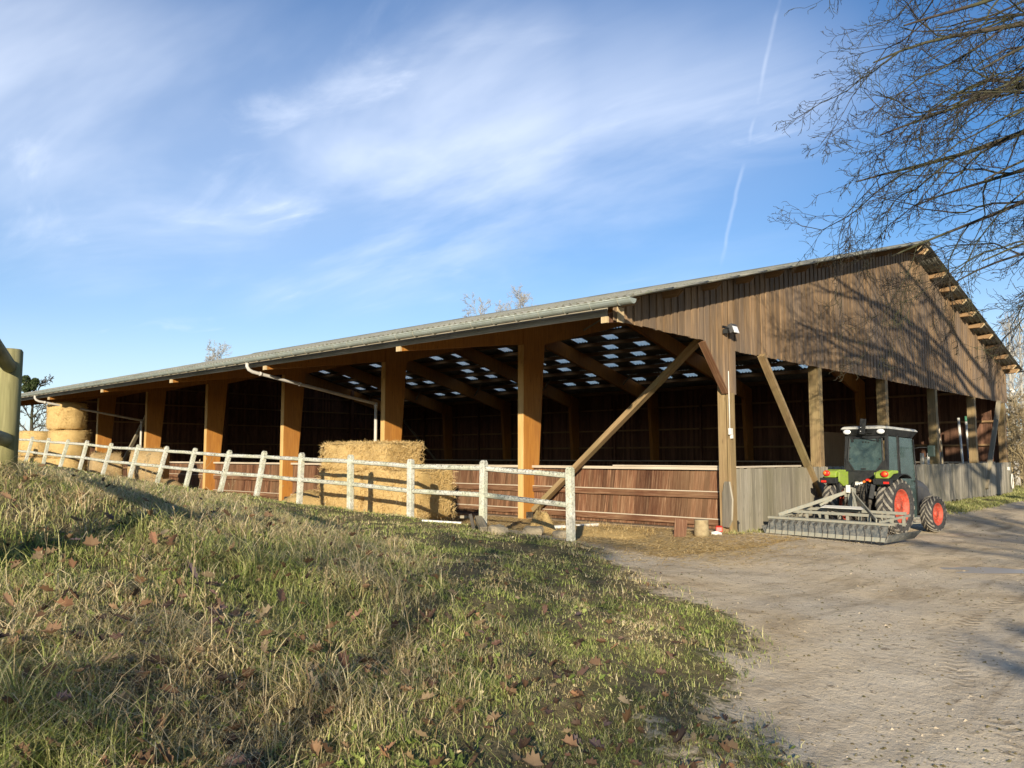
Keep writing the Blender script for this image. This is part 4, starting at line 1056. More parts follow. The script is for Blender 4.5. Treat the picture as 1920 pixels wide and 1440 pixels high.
# ------------------------------------------------------------------ tractor
TG = -.16
tractor = tag(empty('tractor',(3.76,-1.57,TG),R(-6),ry=R(1.9)), 'small green and black cab tractor with red rims parked tail-on by the plank wall', 'tractor')
tractor.scale = (1.025,)*3
def T(m, name, mat, parent=None, bevel=0, lab=None):
    o = m.build(name, mat, parent or tractor, bevel=bevel)
    if lab: o['label'] = lab
    return o
def wheel(x, y, r, wd, rim, nlug, steer=0):
    e = empty('wheel',(x,y,r)); e.parent = tractor; e.rotation_euler = (0,0,steer)
    h = wd/2; m = MB()
    m.lathe([(rim,-h*.80),(rim+.03,-h*.92),(r-.16*r,-h*1.0),(r-.09*r,-h*.96),(r-.055*r,-h*.78),(r-.045*r,0),(r-.055*r,h*.78),(r-.09*r,h*.96),(r-.16*r,h*1.0),(rim+.03,h*.92),(rim,h*.80),(rim-.03,h*.5),(rim-.03,-h*.5)],(0,0,0),'y',48,close=True)
    T(m,'tyre','tyre_rubber',e)
    m = MB()
    for k in range(nlug):
        for s_ in (-1,1):
            a0_ = 2*math.pi*(k+(.5 if s_>0 else 0))/nlug; sweep = .36*.62/r
            Pp = []
            segs = [(0.02,0),(.35,.35),(.72,.75),(1.0,1.06)]
            rr = [(r-.005,r-.05),(r,r-.05),(r-.012,r-.06),(r-.075*r,r-.15*r)]
            tw = .040 if r > .5 else .030
            for j in range(3):
                t0,q0 = segs[j]; t1,q1 = segs[j+1]; pts = []
                for (t_,q_,(ro,ri_)) in ((t0,q0,rr[j]),(t1,q1,rr[j+1])):
                    an = a0_ - sweep*q_; yy = s_*h*t_
                    for rad_ in (ri_,ro):
                        for dd in (-tw/r, tw/r):
                            pts.append(((rad_)*math.sin(an+dd*(1.15 if rad_==ri_ else .85)), yy, (rad_)*math.cos(an+dd*(1.15 if rad_==ri_ else .85))))
                a = pts
                m.hexa([a[0],a[1],a[5],a[4],a[2],a[3],a[7],a[6]],(.1,.1,.1))
    T(m,'tread_lugs','muddy_lug',e)
    for s_ in (-1,):
        m = MB(); y_ = s_*h*.82
        m.lathe([(rim+.012,y_*1.0),(rim-.012,y_*1.02),(rim-.035,y_*.80),(rim-.05,y_*.35),(rim*.62,y_*.30),(rim*.58,y_*.45),(rim*.30,y_*.50),(0,y_*.50)],(0,0,0),'y',40)
        T(m,'rim','red_rim',e)
    m = MB(); m.lathe([(rim+.012,h*.82),(rim-.03,h*.6),(rim-.05,h*.3),(.0,h*.25)],(0,0,0),'y',32)
    T(m,'rim','red_rim',e)
    m = MB(); y_ = -h*.82
    m.lathe([(0,y_*.78),(.07,y_*.78),(.08,y_*.5)],(0,0,0),'y',16)
    T(m,'hub','red_rim',e)
    for k in range(8):
        a = 2*math.pi*k/8; m = MB(); m.tube([(rim*.45*math.cos(a),y_*.45,rim*.45*math.sin(a)),(rim*.45*math.cos(a),y_*.62,rim*.45*math.sin(a))],.014,6); T(m,'wheel_nut','red_rim',e)
    for k in range(4):
        a = 2*math.pi*k/4+.4; m = MB(); m.box((rim*.72*math.cos(a),y_*.42,rim*.72*math.sin(a)),(.09,.03,.03),Matrix.Rotation(-a,3,'Y')); T(m,'rim_lug','red_rim',e)
RR, RF = .635, .44
for s_ in (-1,1): wheel(0, s_*.635, RR, .36, .385, 19)
for s_ in (-1,1): wheel(2.08, s_*.61, RF, .27, .262, 17, R(-3))
# chassis, gearbox, axles
m = MB(); m.span((-.25,-.20,.42),(1.3,.20,.85)); m.span((1.2,-.15,.48),(2.5,.15,.72)); m.tube([(0,-.66,RR),(0,.66,RR)],.10,12); m.tube([(2.08,-.5,RF),(2.08,.5,RF)],.06,10); m.span((.5,-.30,.40),(1.2,-.2,.75))
T(m,'chassis','greasy_iron',bevel=.01)
# bonnet
m = MB(); prof = [(-.34,.62),(-.34,1.12),(-.29,1.26),(-.18,1.33),(.18,1.33),(.29,1.26),(.34,1.12),(.34,.62)]
b0 = len(m.v); xs_ = [1.25,1.6,2.0,2.35,2.58,2.66]; sc_ = [1,.99,.95,.88,.75,.55]
for x_, s_ in zip(xs_, sc_):
    for y_, z_ in prof: m.v.append((x_, y_*(.8+.2*s_), .62+(z_-.62)*(s_ if s_ > .8 else s_*.98)))
n_ = len(prof)
for i in range(len(xs_)-1):
    for k in range(n_-1): m.f.append([b0+i*n_+k,b0+(i+1)*n_+k,b0+(i+1)*n_+k+1,b0+i*n_+k+1]); m.uv.extend([(0,0)]*4); m.sm.append(False)
for r_ in (0,(len(xs_)-1)*n_): m.f.append([b0+r_+k for k in range(n_)]); m.uv.extend([(0,0)]*n_); m.sm.append(False)
T(m,'bonnet','anthracite',bevel=.02)
m = MB(); m.prism([(1.27,1.335),(2.0,1.28),(2.5,1.13),(2.5,1.14),(2.0,1.30),(1.27,1.355)],-.2,.2); T(m,'bonnet_top','lime_paint')
# cab shell : frame pillars, glazing
def cab(y_, x_, z_):   # cab outline narrows towards the top
    t = (z_-1.0)/1.3; return (x_, y_*(1-.07*t), z_)
pil = MB(); W_ = .50
Rb, Rt = -.06, .02    # rear plane x at bottom / top
def rx(z_): return Rb+(Rt-Rb)*(z_-1.0)/1.3
def fx(z_): return 1.36-.10*abs((z_-1.2)/1.1)
for s_ in (-1,1):
    pil.beam(cab(s_*W_,rx(1.02),1.02),cab(s_*W_,rx(2.26),2.26),.075,.06,up=(1,0,0))
    pil.beam(cab(s_*W_*1.02,.50,1.25),cab(s_*W_*1.02,.52,2.26),.045,.05,up=(1,0,0))
    pil.beam(cab(s_*W_*.98,fx(.75),.75),cab(s_*W_*.98,fx(2.26),2.26),.05,.06,up=(1,0,0))
pil.span((-.10,-.50,.98),(-.02,.50,1.06)); pil.span((-.02,-.46,2.19),(.06,.46,2.27))
pil.span((1.24,-.46,2.19),(1.30,.46,2.27))
# black corner gussets beside the rear window
for s_ in (-1,1):
    pil.prism([(s_*.49,1.41),(s_*.26,1.41),(s_*.43,1.65),(s_*.475,1.72)] if s_>0 else [(s_*.475,1.72),(s_*.43,1.65),(s_*.26,1.41),(s_*.49,1.41)],-.075,-.02,'yz')
pil.span((-.09,-.49,1.065),(-.045,.49,1.408))
T(pil,'cab_frame','black_plastic',bevel=.006)
g_ = MB()
hexw = [(-.26,1.42),(.26,1.42),(.415,1.64),(.385,2.18),(-.385,2.18),(-.415,1.64)]
b0 = len(g_.v)
for dx_ in (0,.008):
    for y_, z_ in hexw: g_.v.append((rx(z_)-.045+dx_, y_, z_))
g_.f += [[b0+5-i for i in range(6)],[b0+6+i for i in range(6)]]; g_.uv.extend([(0,0)]*12); g_.sm += [False]*2
for i in range(6): j=(i+1)%6; g_.f.append([b0+i,b0+j,b0+6+j,b0+6+i]); g_.uv.extend([(0,0)]*4); g_.sm.append(False)
rw = T(g_,'rear_window','cab_glass')
m = MB()
for i in range(6):
    a, b = hexw[i], hexw[(i+1)%6]; m.beam((rx(a[1])-.05,a[0],a[1]),(rx(b[1])-.05,b[0],b[1]),.028,.03)
m.build('window_seal','black_plastic',rw)
for y_ in (-.30,.30): MB().box((rx(2.14)-.065,y_,2.14),(.03,.035,.09)).build('hinge','black_plastic',rw)
MB().box((rx(1.47)-.065,.03,1.47),(.03,.10,.03)).build('handle','black_plastic',rw); m = MB(); m.tube([(rx(2.18)-.09,.10,2.19),(rx(2.1)-.085,-.26,2.12)],.010,5)
for y_,z_ in ((-.08,2.08),(-.02,2.09),(.05,2.09),(.36,1.96),(.36,1.70),(-.34,1.70)): MB().lathe([(0,-.012),(.016,-.012),(.016,.0)],(rx(z_)-.05,y_,z_),'x',8).build('bolt','black_plastic',rw)
m.build('wiper','black_plastic',rw)
for s_ in (-1,1):   # side glazing: quarter window and door
    def pane(pts, mat, name, off=.0):
        m = MB(); b = len(m.v)
        for o_ in (0,.008):
            for (x_,z_) in pts:
                c = cab(s_*(W_+.012+off),x_,z_); m.v.append((c[0],c[1]+s_*o_,c[2]))
        n = len(pts); m.f += [[b+i for i in range(n)],[b+n+n-1-i for i in range(n)]]; m.uv.extend([(0,0)]*2*n); m.sm += [False]*2
        for i in range(n): j=(i+1)%n; m.f.append([b+i,b+n+i,b+n+j,b+j]); m.uv.extend([(0,0)]*4); m.sm.append(False)
        return T(m,name,mat)
    pane([(.02,1.44),(.46,1.40),(.47,2.22),(.07,2.22)],'cab_glass','side_window')
    d_ = pane([(.54,1.26),(.70,1.10),(1.34,1.02),(1.36,1.35),(1.30,2.22),(.54,2.22)],'cab_glass','door_window')
    door = pane([(.62,1.22),(.72,1.05),(.80,.55),(.92,.36),(1.34,.36),(1.37,.70),(1.37,1.03),(.78,1.10)],'dark_green_panel','door',.004)
    m = MB(); c = (s_*(W_+.035)); m.tube([(.54,c*.995,1.26),(.54,c*.95,2.22)],.014,6); m.tube([(1.33,c*.93,2.2),(1.38,c,1.3),(1.38,c*1.02,.45)],.016,6); m.box((.66,c*1.02,1.33),(.10,.03,.03)); m.box((1.28,c*1.02,1.22),(.08,.03,.03))
    m.build('door_frame','black_plastic',door)
    m = MB(); m.box((1.08,s_*.56,.36),(.34,.16,.03)); m.box((1.08,s_*.60,.24),(.30,.12,.025)); m.beam((.95,s_*.58,.24),(.95,s_*.58,.38),.02,.02); m.beam((1.22,s_*.58,.24),(1.22,s_*.58,.38),.02,.02)
    T(m,'step','galvanised')
# things seen inside the cab: seat, wheel, green cloth
m = MB(); m.span((.35,-.22,1.05),(.80,.22,1.18)); m.beam((.33,0,1.15),(.22,0,1.72),.40,.08,up=(1,0,0)); m.tube([(1.05,0,1.0),(.95,0,1.45)],.03,8)
m.lathe([(.17,0),(.185,.012),(.20,0),(.185,-.012)],(.93,0,1.47),'x',20,close=True)
T(m,'seat','black_plastic',bevel=.01)
m = MB(); m.span((.04,-.44,.95),(1.3,.44,1.02)); T(m,'cab_floor','black_plastic')
# roof
m = MB(); 
def rr_(x0_,x1_,w0_,z0_,z1_,ins):
    P = []
    for z_, k in ((z0_,0),(z1_,ins)):
        P += [(x0_+k,-w0_+k,z_),(x1_-k,-w0_+k,z_),(x1_-k,w0_-k,z_),(x0_+k,w0_-k,z_)]
    return P
m.hexa(rr_(-.16,1.52,.56,2.385,2.45,.05),(1.7,1.1,.06)); m.hexa(rr_(-.11,1.47,.51,2.45,2.475,.18),(1.5,1.0,.03)); T(m,'roof','grey_roof_shell',bevel=.025)
m = MB(); m.hexa([(-.05,-.47,2.24),(1.36,-.47,2.24),(1.36,.47,2.24),(-.05,.47,2.24),(-.135,-.535,2.385),(1.49,-.535,2.385),(1.49,.535,2.385),(-.135,.535,2.385)],(1.6,1.06,.14)); 
for z_ in (2.29,2.33): m.span((-.115,-.20,z_),(-.08,.20,z_+.015))
T(m,'roof_band','black_plastic',bevel=.012)
for s_ in (-1,1):
    e = MB(); e.lathe([(0,-.035),(.05,-.03),(.075,0)],(-.115,s_*.40,2.325),'x',20)
    for i in range(len(e.v)): v_ = e.v[i]; e.v[i] = (v_[0]-.01, s_*.40+(v_[1]-s_*.40)*1.25, 2.325+(v_[2]-2.325)*.75)
    T(e,'work_lamp','white_lamp')
# folded warning plate on the roof edge
m = MB(); m.box((-.205,-.02,2.44),(.03,.135,.36),Matrix.Rotation(R(7),3,'X')); m.box((-.16,-.04,2.30),(.1,.05,.05)); T(m,'warning_plate','black_plastic',bevel=.005)
m = MB(); m.lathe([(0,-.01),(.01,-.01),(.01,0)],(-.222,.02,2.33),'x',8); m.lathe([(0,-.01),(.01,-.01),(.01,0)],(-.222,.015,2.42),'x',8); T(m,'plate_bolt','white_lamp')
# mirror, right hand side
for s_ in (-1,1):
    m = MB(); m.tube([(1.34,s_*.47,1.98),(1.44,s_*.60,2.02),(1.46,s_*.80,2.02)],.012,6)
    ar = T(m,'mirror_arm','black_plastic')
    m = MB(); m.box((1.46,s_*.86,1.93),(.05,.17,.27)); m.build('mirror','dark_green_panel',ar,bevel=.02)
# rear mudguards
for s_ in (-1,1):
    m = MB(); cy = s_*.63
    for (a0_,a1_,rr1,y0_,y1_) in ((R(62),R(128),.735,-.24,.21),):
        ya_, yb_ = (cy-.24*1, cy+.20) if s_ < 0 else (cy-.20, cy+.24)
        m.lathe([(.715,ya_-0),(.735,ya_),(.735,yb_),(.715,yb_)],(0,0,RR),'y',18,a0=a0_,a1=a1_,close=True,sm=False)
        fg = T(m,'mudguard','black_plastic')
    # lime hood over the mudguard with lamp housing
    m = MB(); yi, yo = (cy+.17, cy-.13) if s_ < 0 else (cy-.17, cy+.13)
    ymin, ymax = min(yi,yo), max(yi,yo)
    prof_ = [(-.50,1.20),(-.53,1.30),(-.50,1.40),(-.36,1.46),(-.08,1.46),(-.05,1.40),(-.05,1.20),(-.2,1.375),(-.33,1.355)]
    prof_ = [(-.565,1.245),(-.58,1.33),(-.52,1.40),(-.36,1.44),(-.07,1.44),(-.07,1.376),(-.30,1.352),(-.46,1.27)]
    m.prism(prof_, ymin, ymax); T(m,'mudguard_cover','lime_paint',bevel=.02)
    m = MB(); m.prism([(-.61,1.11),(-.63,1.235),(-.55,1.243),(-.48,1.20),(-.53,1.12)], cy-.2, cy+.2); m.beam((-.56,s_*.41,1.12),(-.58,s_*.36,.80),.04,.10); T(m,'bumper_strip','black_plastic',bevel=.01)
    m = MB(); m.span((-.642,cy+s_*.10-.06,1.13),(-.60,cy+s_*.10+.06,1.18)); T(m,'reflector','red_plastic',bevel=.005)
    # inner lime side
    m = MB(); yy = s_*.425; m.prism([(-.50,1.16),(-.50,1.38),(-.07,1.40),(-.07,1.10),(-.30,1.06)], yy-.02, yy+.02); T(m,'mudguard_side','lime_paint',bevel=.006)
    # tail lamp
    m = MB(); m.lathe([(0,-.045),(.045,-.04),(.068,-.015),(.07,0)],(-.583,cy+s_*.05,1.345),'x',18); 
    for i in range(len(m.v)): v_ = m.v[i]; m.v[i] = (v_[0], cy+s_*.05+(v_[1]-(cy+s_*.05))*1.3, v_[2])
    tl = T(m,'tail_lamp','red_plastic')
    m = MB(); m.lathe([(0,-.052),(.03,-.05),(.04,-.038)],(-.583,cy+s_*.075,1.352),'x',14); m.build('indicator','orange_plastic',tl)
# rear mechanics: three point linkage, couplers, hoses
m = MB(); g2 = random.Random(9)
m.span((-.34,-.18,.55),(-.16,.18,.95)); m.span((-.36,-.12,.95),(-.2,.14,1.10)); m.beam((-.3,-.28,.98),(-.3,.28,.98),.07,.07)
m.tube([(-.22,0,.60),(-.52,0,.60)],.035,8); m.span((-.50,-.06,.30),(-.30,.06,.52))
T(m,'gearbox','greasy_iron',bevel=.01)
for s_ in (-1,1):
    m = MB(); m.beam((-.15,s_*.24,.42),(-.88,s_*.36,.50),.07,.035,up=(0,0,1)); T(m,'lower_link','greasy_iron',bevel=.004)
    m = MB(); m.tube([(-.60,s_*.33,.50),(-.36,s_*.25,1.02)],.026,8); m.tube([(-.52,s_*.305,.66),(-.42,s_*.27,.88)],.042,8); m.beam((-.20,s_*.2,1.0),(-.45,s_*.26,1.04),.05,.05); T(m,'lift_rod','greasy_iron')
m = MB(); m.tube([(-.30,0,.92),(-1.0,0,.95)],.026,8); m.tube([(-.48,0,.925),(-.8,0,.94)],.040,8); T(m,'top_link','greasy_iron')
m = MB()
for k in range(7):
    y_ = -.26+.085*k; z_ = 1.0+g2.random()*.1
    m.tube([(-.22,y_,1.04),(-.38,y_+g2.uniform(-.05,.05),z_),(-.40,y_+g2.uniform(-.12,.12),.85),(-.30,y_*.6,.66)],.013,6)
m.tube([(-.35,.02,1.1),(-.5,.06,.95),(-.55,.02,.55),(-.45,0,.32)],.018,6); m.tube([(-.25,-.1,1.2),(-.42,-.18,1.05),(-.44,-.22,.75)],.012,5); m.tube([(-.25,.16,1.2),(-.42,.2,1.0),(-.36,.22,.7)],.012,5)
m.span((-.28,-.2,1.06),(-.14,.2,1.14))
T(m,'hydraulic_hose','black_plastic')
for k,(y_,z_,mt) in enumerate(((-.22,1.20,'orange_plastic'),(-.15,1.22,'red_plastic'),(-.08,1.18,'orange_plastic'),(-.02,1.15,'white_paint'),(.10,1.16,'galvanised'),(-.20,1.11,'galvanised'))):
    m = MB(); m.tube([(-.20,y_,z_),(-.33,y_,z_-.01)],.025,8); T(m,'coupler',mt,lab='coloured hydraulic coupler' if k==0 else None)
m = MB(); m.span((-.36,-.0,1.06),(-.33,.11,1.15)); T(m,'socket_box','white_paint',bevel=.006)
m = MB(); m.prism([(.08,1.44),(.36,1.42),(.30,1.53),(.16,1.56)], -.499, -.475); T(m,'cloth','turquoise_cloth',lab='crumpled turquoise cloth behind the side window')
# number-free light plate and exhaust
m = MB(); m.tube([(1.55,-.40,.9),(1.55,-.42,1.3)],.03,8); T(m,'exhaust','black_plastic')
# ------------------------------------------------------------------ arena harrow behind the tractor
HZ = -.09
harrow = tag(empty('arena_harrow',(3.80,-2.12,HZ),R(-7),ry=R(.8)), 'wide galvanised arena harrow with spring tines hitched behind the tractor', 'harrow')
def Hh(m, name, mat, parent=None, bevel=0, lab=None):
    o = m.build(name, mat, parent or harrow, bevel=bevel)
    if lab: o['label'] = lab
    return o
HW = 1.32; HX = -3.02
m = MB(); m.prism([(HX-.10,.03),(HX-.06,.03),(HX+.06,.32),(HX+.02,.32)], -HW, HW); Hh(m,'levelling_board','dark_steel')
m = MB(); m.prism([(HX-.122,.015),(HX-.10,.015),(HX-.07,.095),(HX-.092,.095)], -HW, HW); Hh(m,'scraper_edge','galvanised')
m = MB(); m.span((HX-.01,-HW-.05,.325),(HX+.20,HW+.02,.375)); Hh(m,'top_plate','galvanised',bevel=.004)
for k in range(17):
    y_ = HW-.10-k*(2*HW-.2)/16 + random.uniform(-.02,.02)
    m = MB(); pts = []
    for i in range(15):
        a = i/14*2*math.pi*1.6; pts.append((HX-.06+.026*math.cos(a), y_+.04*(i/14-.5), .285+.03*math.sin(a)))
    pts += [(HX-.10,y_,.15),(HX-.14,y_,.0),(HX-.16,y_,-.05)]
    m.tube(pts,.0055,5); Hh(m,'spring_tine','greasy_iron')
# frame beams
for nm, x_, z_, w2 in (('frame_beam',-2.50,.45,1.22),('frame_beam',-1.98,.50,1.22),('frame_beam',-2.50,.29,1.22),('frame_beam',-1.98,.30,1.22)):
    m = MB(); s_ = .06 if z_ > .4 else .03; m.span((x_-s_/2,-w2,z_),(x_+s_/2,w2,z_+s_)); Hh(m,nm,'galvanised',bevel=.004)
for x_ in (-2.50,-1.98):
    for k in range(6):
        y_ = -1.17+k*.468; m = MB(); m.span((x_-.012,y_-.03,.27),(x_+.016,y_+.03,.48)); Hh(m,'upright','galvanised')
for s_ in (-1,1):
    m = MB(); m.beam((-2.9,s_*1.12,.38),(-1.6,s_*1.12,.48),.045,.045); Hh(m,'side_beam','galvanised',bevel=.004)
for k in range(9):
    y_ = 1.12-k*.28
    for x_ in (-2.38,-1.88):
        m = MB(); pts = []
        for i in range(13):
            a = i/12*2*math.pi; pts.append((x_+.08*math.cos(a), y_+.04*(i/12-.5), .36+.08*math.sin(a)))
        pts += [(x_-.02,y_,.2),(x_-.10,y_,.02)]; m.tube(pts,.011,5); Hh(m,'cultivator_tine','greasy_iron')
# headstock, set off towards the tractor's centre line
HO = .27
m = MB(); m.span((-1.42,HO-.05,.55),(-1.34,HO+.05,1.02)); m.span((-1.48,HO-.10,.80),(-1.34,HO-.075,1.0)); m.span((-1.48,HO+.075,.80),(-1.34,HO+.10,1.0)); m.span((-1.46,HO-.30,.50),(-1.36,HO+.30,.58))
Hh(m,'headstock','galvanised',bevel=.004)
m = MB(); m.span((-1.50,HO-.05,.90),(-1.485,HO+.05,1.07)); Hh(m,'headstock_plate','white_paint',bevel=.003)
for s_ in (-1,1):
    m = MB(); m.beam((-1.46,HO+s_*.09,.90),(-2.90,s_*1.10+.05,.41),.025,.075,up=(0,0,1)); Hh(m,'diagonal_stay','galvanised')
    m = MB(); m.beam((-1.42,HO+s_*.06,.95),(-1.98,HO+s_*.42,.62),.05,.05); Hh(m,'inner_stay','galvanised')
    m = MB(); m.beam((-1.3,HO+s_*.36,.48),(-1.98,HO+s_*.50,.55),.06,.05); Hh(m,'hitch_arm','galvanised')
m = MB(); m.prism([(-2.25,.58),(-2.05,.62),(-2.05,.63),(-2.25,.59)], -.42, .52); Hh(m,'cover_plate','white_paint')
for s_ in (-1,1):
    m = MB(); m.hexa([(HX-.12,s_*HW-.015,.0),(HX+.95,s_*(HW+.08)-.015,.05),(HX+.95,s_*(HW+.08)+.015,.05),(HX-.12,s_*HW+.015,.0),(HX-.12,s_*(HW+.10)-.015,.16),(HX+.95,s_*(HW+.24)-.015,.22),(HX+.95,s_*(HW+.24)+.015,.22),(HX-.12,s_*(HW+.10)+.015,.16)],(1.2,.03,.15),0); Hh(m,'side_skid','dark_steel')
    m = MB()
    for k in range(3): m.tube([(-2.9+.25*k,s_*(HW+.0),.12),(-2.85+.25*k,s_*(HW-.1),.34)],.014,5)
    Hh(m,'skid_spring','greasy_iron')
# ------------------------------------------------------------------ trees
def tubes_np(lines, mat, name, parent, nmax=6):
    """lines: list of (pts list, r0, r1)"""
    Vs, F4, F3 = [], [], []; o_ = 0
    for pts, r0, r1 in lines:
        P = np.array(pts, float); m = len(P); n = nmax if r0 > .05 else (5 if r0 > .02 else (4 if r0 > .012 else 3))
        t = np.gradient(P, axis=0); t /= np.maximum(1e-9, np.linalg.norm(t, axis=1, keepdims=True))
        ref = np.array([0,0,1.]) if abs(t[:,2].mean()) < .8 else np.array([1.,0,0])
        x = np.cross(ref, t); x /= np.maximum(1e-6, np.linalg.norm(x, axis=1, keepdims=True)); y = np.cross(t, x)
        r = np.linspace(r0, r1, m)[:,None,None]; a = np.arange(n)*2*np.pi/n
        ring = P[:,None,:] + (x[:,None,:]*np.cos(a)[None,:,None] + y[:,None,:]*np.sin(a)[None,:,None])*r
        Vs.append(ring.reshape(-1,3)); i = np.arange(m-1)[:,None]*n; k = np.arange(n)[None,:]; k2 = (k+1)%n
        F4.append(np.stack([i+k, i+k2, i+n+k2, i+n+k], -1).reshape(-1,4)+o_); o_ += m*n
    return npmesh(name, np.concatenate(Vs), [np.concatenate(F4)], mat, smooth=True, parent=parent)
def grow(out, p, d, length, r, lvl, rg, droop=.0, spread=1., wob=.16, minr=.004, kids=(7,6,5,4), flat=1.):
    n = max(3, int(length/(.28 if lvl > 1 else .4)))+1; st = length/n
    pts = [tuple(p)]; P = np.array(p, float); D = np.array(d, float); D /= np.linalg.norm(D)
    nodes = []
    for i in range(n):
        D = D + rg.normal(size=3)*wob*(1,1,.8)[0] + np.array([0,0,-droop*st*.5 + .03*(lvl>2)]); D[2] *= flat if abs(D[2])>.5 else 1
        D /= np.linalg.norm(D); P = P + D*st; pts.append(tuple(P)); nodes.append((P.copy(), D.copy(), (i+1)/n))
    r1 = max(minr*.8, r*.28); out.append((pts, r, r1))
    if lvl >= len(kids): return
    nk = kids[lvl]; 
    for k in range(nk):
        f = (k+1+rg.uniform(-.3,.3))/(nk+.6); f = min(max(f,.12),.97); j = min(int(f*n), n-1); B_, Dn, _ = nodes[j]
        ax = np.cross(Dn, rg.normal(size=3)); ax /= np.linalg.norm(ax); ang = rg.uniform(.45,.95)*spread
        nd = Dn*math.cos(ang) + ax*math.sin(ang); rr = (r*(1-f)+r1*f)*rg.uniform(.45,.7)
        ll = length*rg.uniform(.36,.62)*(1.15-f*.55)
        if rr < minr: rr = minr
        grow(out, B_, nd, ll, rr, lvl+1, rg, droop, spread, wob, minr, kids, flat)
def tree(name, loc, label, group, limbs, trunk, seed, mat='bark_dark', kids=(7,6,5,4), **kw):
    t = tag(empty(name, loc), label, 'tree', group); rg = np.random.default_rng(seed)
    tubes_np(trunk, mat, 'trunk', t, 10)
    out = []
    for (p, d, l, r) in limbs: grow(out, p, d, l, r, 0, rg, kids=kids, **kw)
    tubes_np(out, mat, 'crown', t); return out
# the big bare tree whose limbs reach in from the right
BT = (4.6, -13.2)
limbs = []
rgL = np.random.default_rng(77)
def toward(px, py, dist):
    """a point of the crown, at a distance from the camera along the sight line of the photograph"""
    f = 1528.8; fw = Vector((math.cos(R(43.219))*math.cos(R(5.042)), math.sin(R(43.219))*math.cos(R(5.042)), math.sin(R(5.042)))); rt = Vector((math.sin(R(43.219)), -math.cos(R(43.219)), 0)); up = rt.cross(fw)
    return Vector(CAM) + (fw + rt*((px-960)/f) + up*((720-py)/f)).normalized()*dist
spec = [ # start height on the trunk, tip (px,py,dist), radius
    (7.0,(1690,470,16.0),.10),(7.6,(1620,340,16.5),.13),(8.3,(1640,250,15.5),.12),(9.3,(1630,140,17.0),.13),(10.2,(1690,50,15.5),.12),
    (11.0,(1720,-90,18.0),.13),(6.8,(1810,540,17.5),.08),(6.7,(1860,480,15.5),.09),(9.6,(1780,190,14.5),.10),(8.6,(1720,400,18.5),.12),(7.9,(1850,330,15.5),.10),(8.9,(1860,120,13.5),.12),(8.2,(1900,230,13.0),.12)]
rgL = np.random.default_rng(77)
big_out = []
def fgrow(out, P, D, length, r, lvl, rg, kids):
    n = max(3, int(length/(.16 if lvl > 2 else .26)))+1; st = length/n; pts = [P]; nodes = []
    x, y, z = P; dx, dy, dz = D; W = rg.normal(size=(n,3))*(.19 if lvl < 3 else .26)
    for i in range(n):
        dx += W[i,0]; dy += W[i,1]; dz += W[i,2]-.012
        q = 1/math.sqrt(dx*dx+dy*dy+dz*dz); dx *= q; dy *= q; dz *= q
        x += dx*st; y += dy*st; z += dz*st; pts.append((x,y,z)); nodes.append(((x,y,z),(dx,dy,dz)))
    r1 = max(.0034, r*.3); out.append((pts, r, r1))
    if lvl >= len(kids): return
    spawn(out, nodes, length, r, r1, lvl, rg, kids)
def spawn(out, nodes, length, r, r1, lvl, rg, kids):
    n = len(nodes); nk = kids[lvl]
    for k in range(nk):
        f = (k+.8+rg.uniform(-.35,.35))/(nk+.3); f = min(max(f,.10),.98); B_, Dn = nodes[min(int(f*n), n-1)]
        D3 = Vector(Dn); ax = D3.cross(Vector(tuple(rg.normal(size=3)*np.array([1,1,.75])))).normalized(); ang = rg.uniform(.35,.80)
        nd = D3*math.cos(ang) + ax*math.sin(ang); rr = max(.0044, (r*(1-f)+r1*f)*rg.uniform(.42,.66))
        fgrow(out, B_, tuple(nd), length*rg.uniform(.27,.46)*(1.2-f*.55), rr, lvl+1, rg, kids)
for hz, (tx,ty,td), r in spec:
    q = toward(tx,ty,td) - Vector((BT[0],BT[1],-.1)); p = Vector((0,0,hz)); l = (q-p).length; n = 26; pts = []
    ph = rgL.uniform(0,6,4)
    for i in range(n+1):
        t = i/n; v = p.lerp(q,t) + Vector((math.sin(t*7+ph[0])*.16+math.sin(t*17+ph[1])*.06, math.sin(t*6+ph[2])*.16, math.sin(t*math.pi)*l*.07+math.sin(t*9+ph[3])*.12+math.sin(t*21)*.04))*min(1,t*4)*1.0
        pts.append(tuple(v))
    big_out.append((pts, r*1.25, .014)); P_ = [Vector(a) for a in pts]
    nodes = [(pts[i], tuple((P_[i+1]-P_[i]).normalized())) for i in range(5, n)]
    spawn(big_out, nodes, l*.82, r, .02, 0, rgL, (12,8,6,3))
rg2 = np.random.default_rng(78)
for k in range(8):   # the rest of the crown, out of frame
    a = R(-95+k*24); fgrow(big_out, (0,0,7+k*.5), (math.cos(a),math.sin(a),.5), 5.5, .12, 0, rg2, (7,5,4))
big_trunk = [([(0,0,-.3),(.05,.02,1.2),(-.03,.05,3),(0,0,5),(.03,.0,7.5),(-.05,.1,10),(0,.2,13)], .42, .10)]
bt_ = tag(empty('bare_tree', (BT[0],BT[1],-.1)), 'big bare tree whose mossy twiggy limbs reach in from the right above the hall', 'tree')
tubes_np(big_trunk, 'bark_dark', 'trunk', bt_, 10); tubes_np(big_out, 'bark_dark', 'crown', bt_)
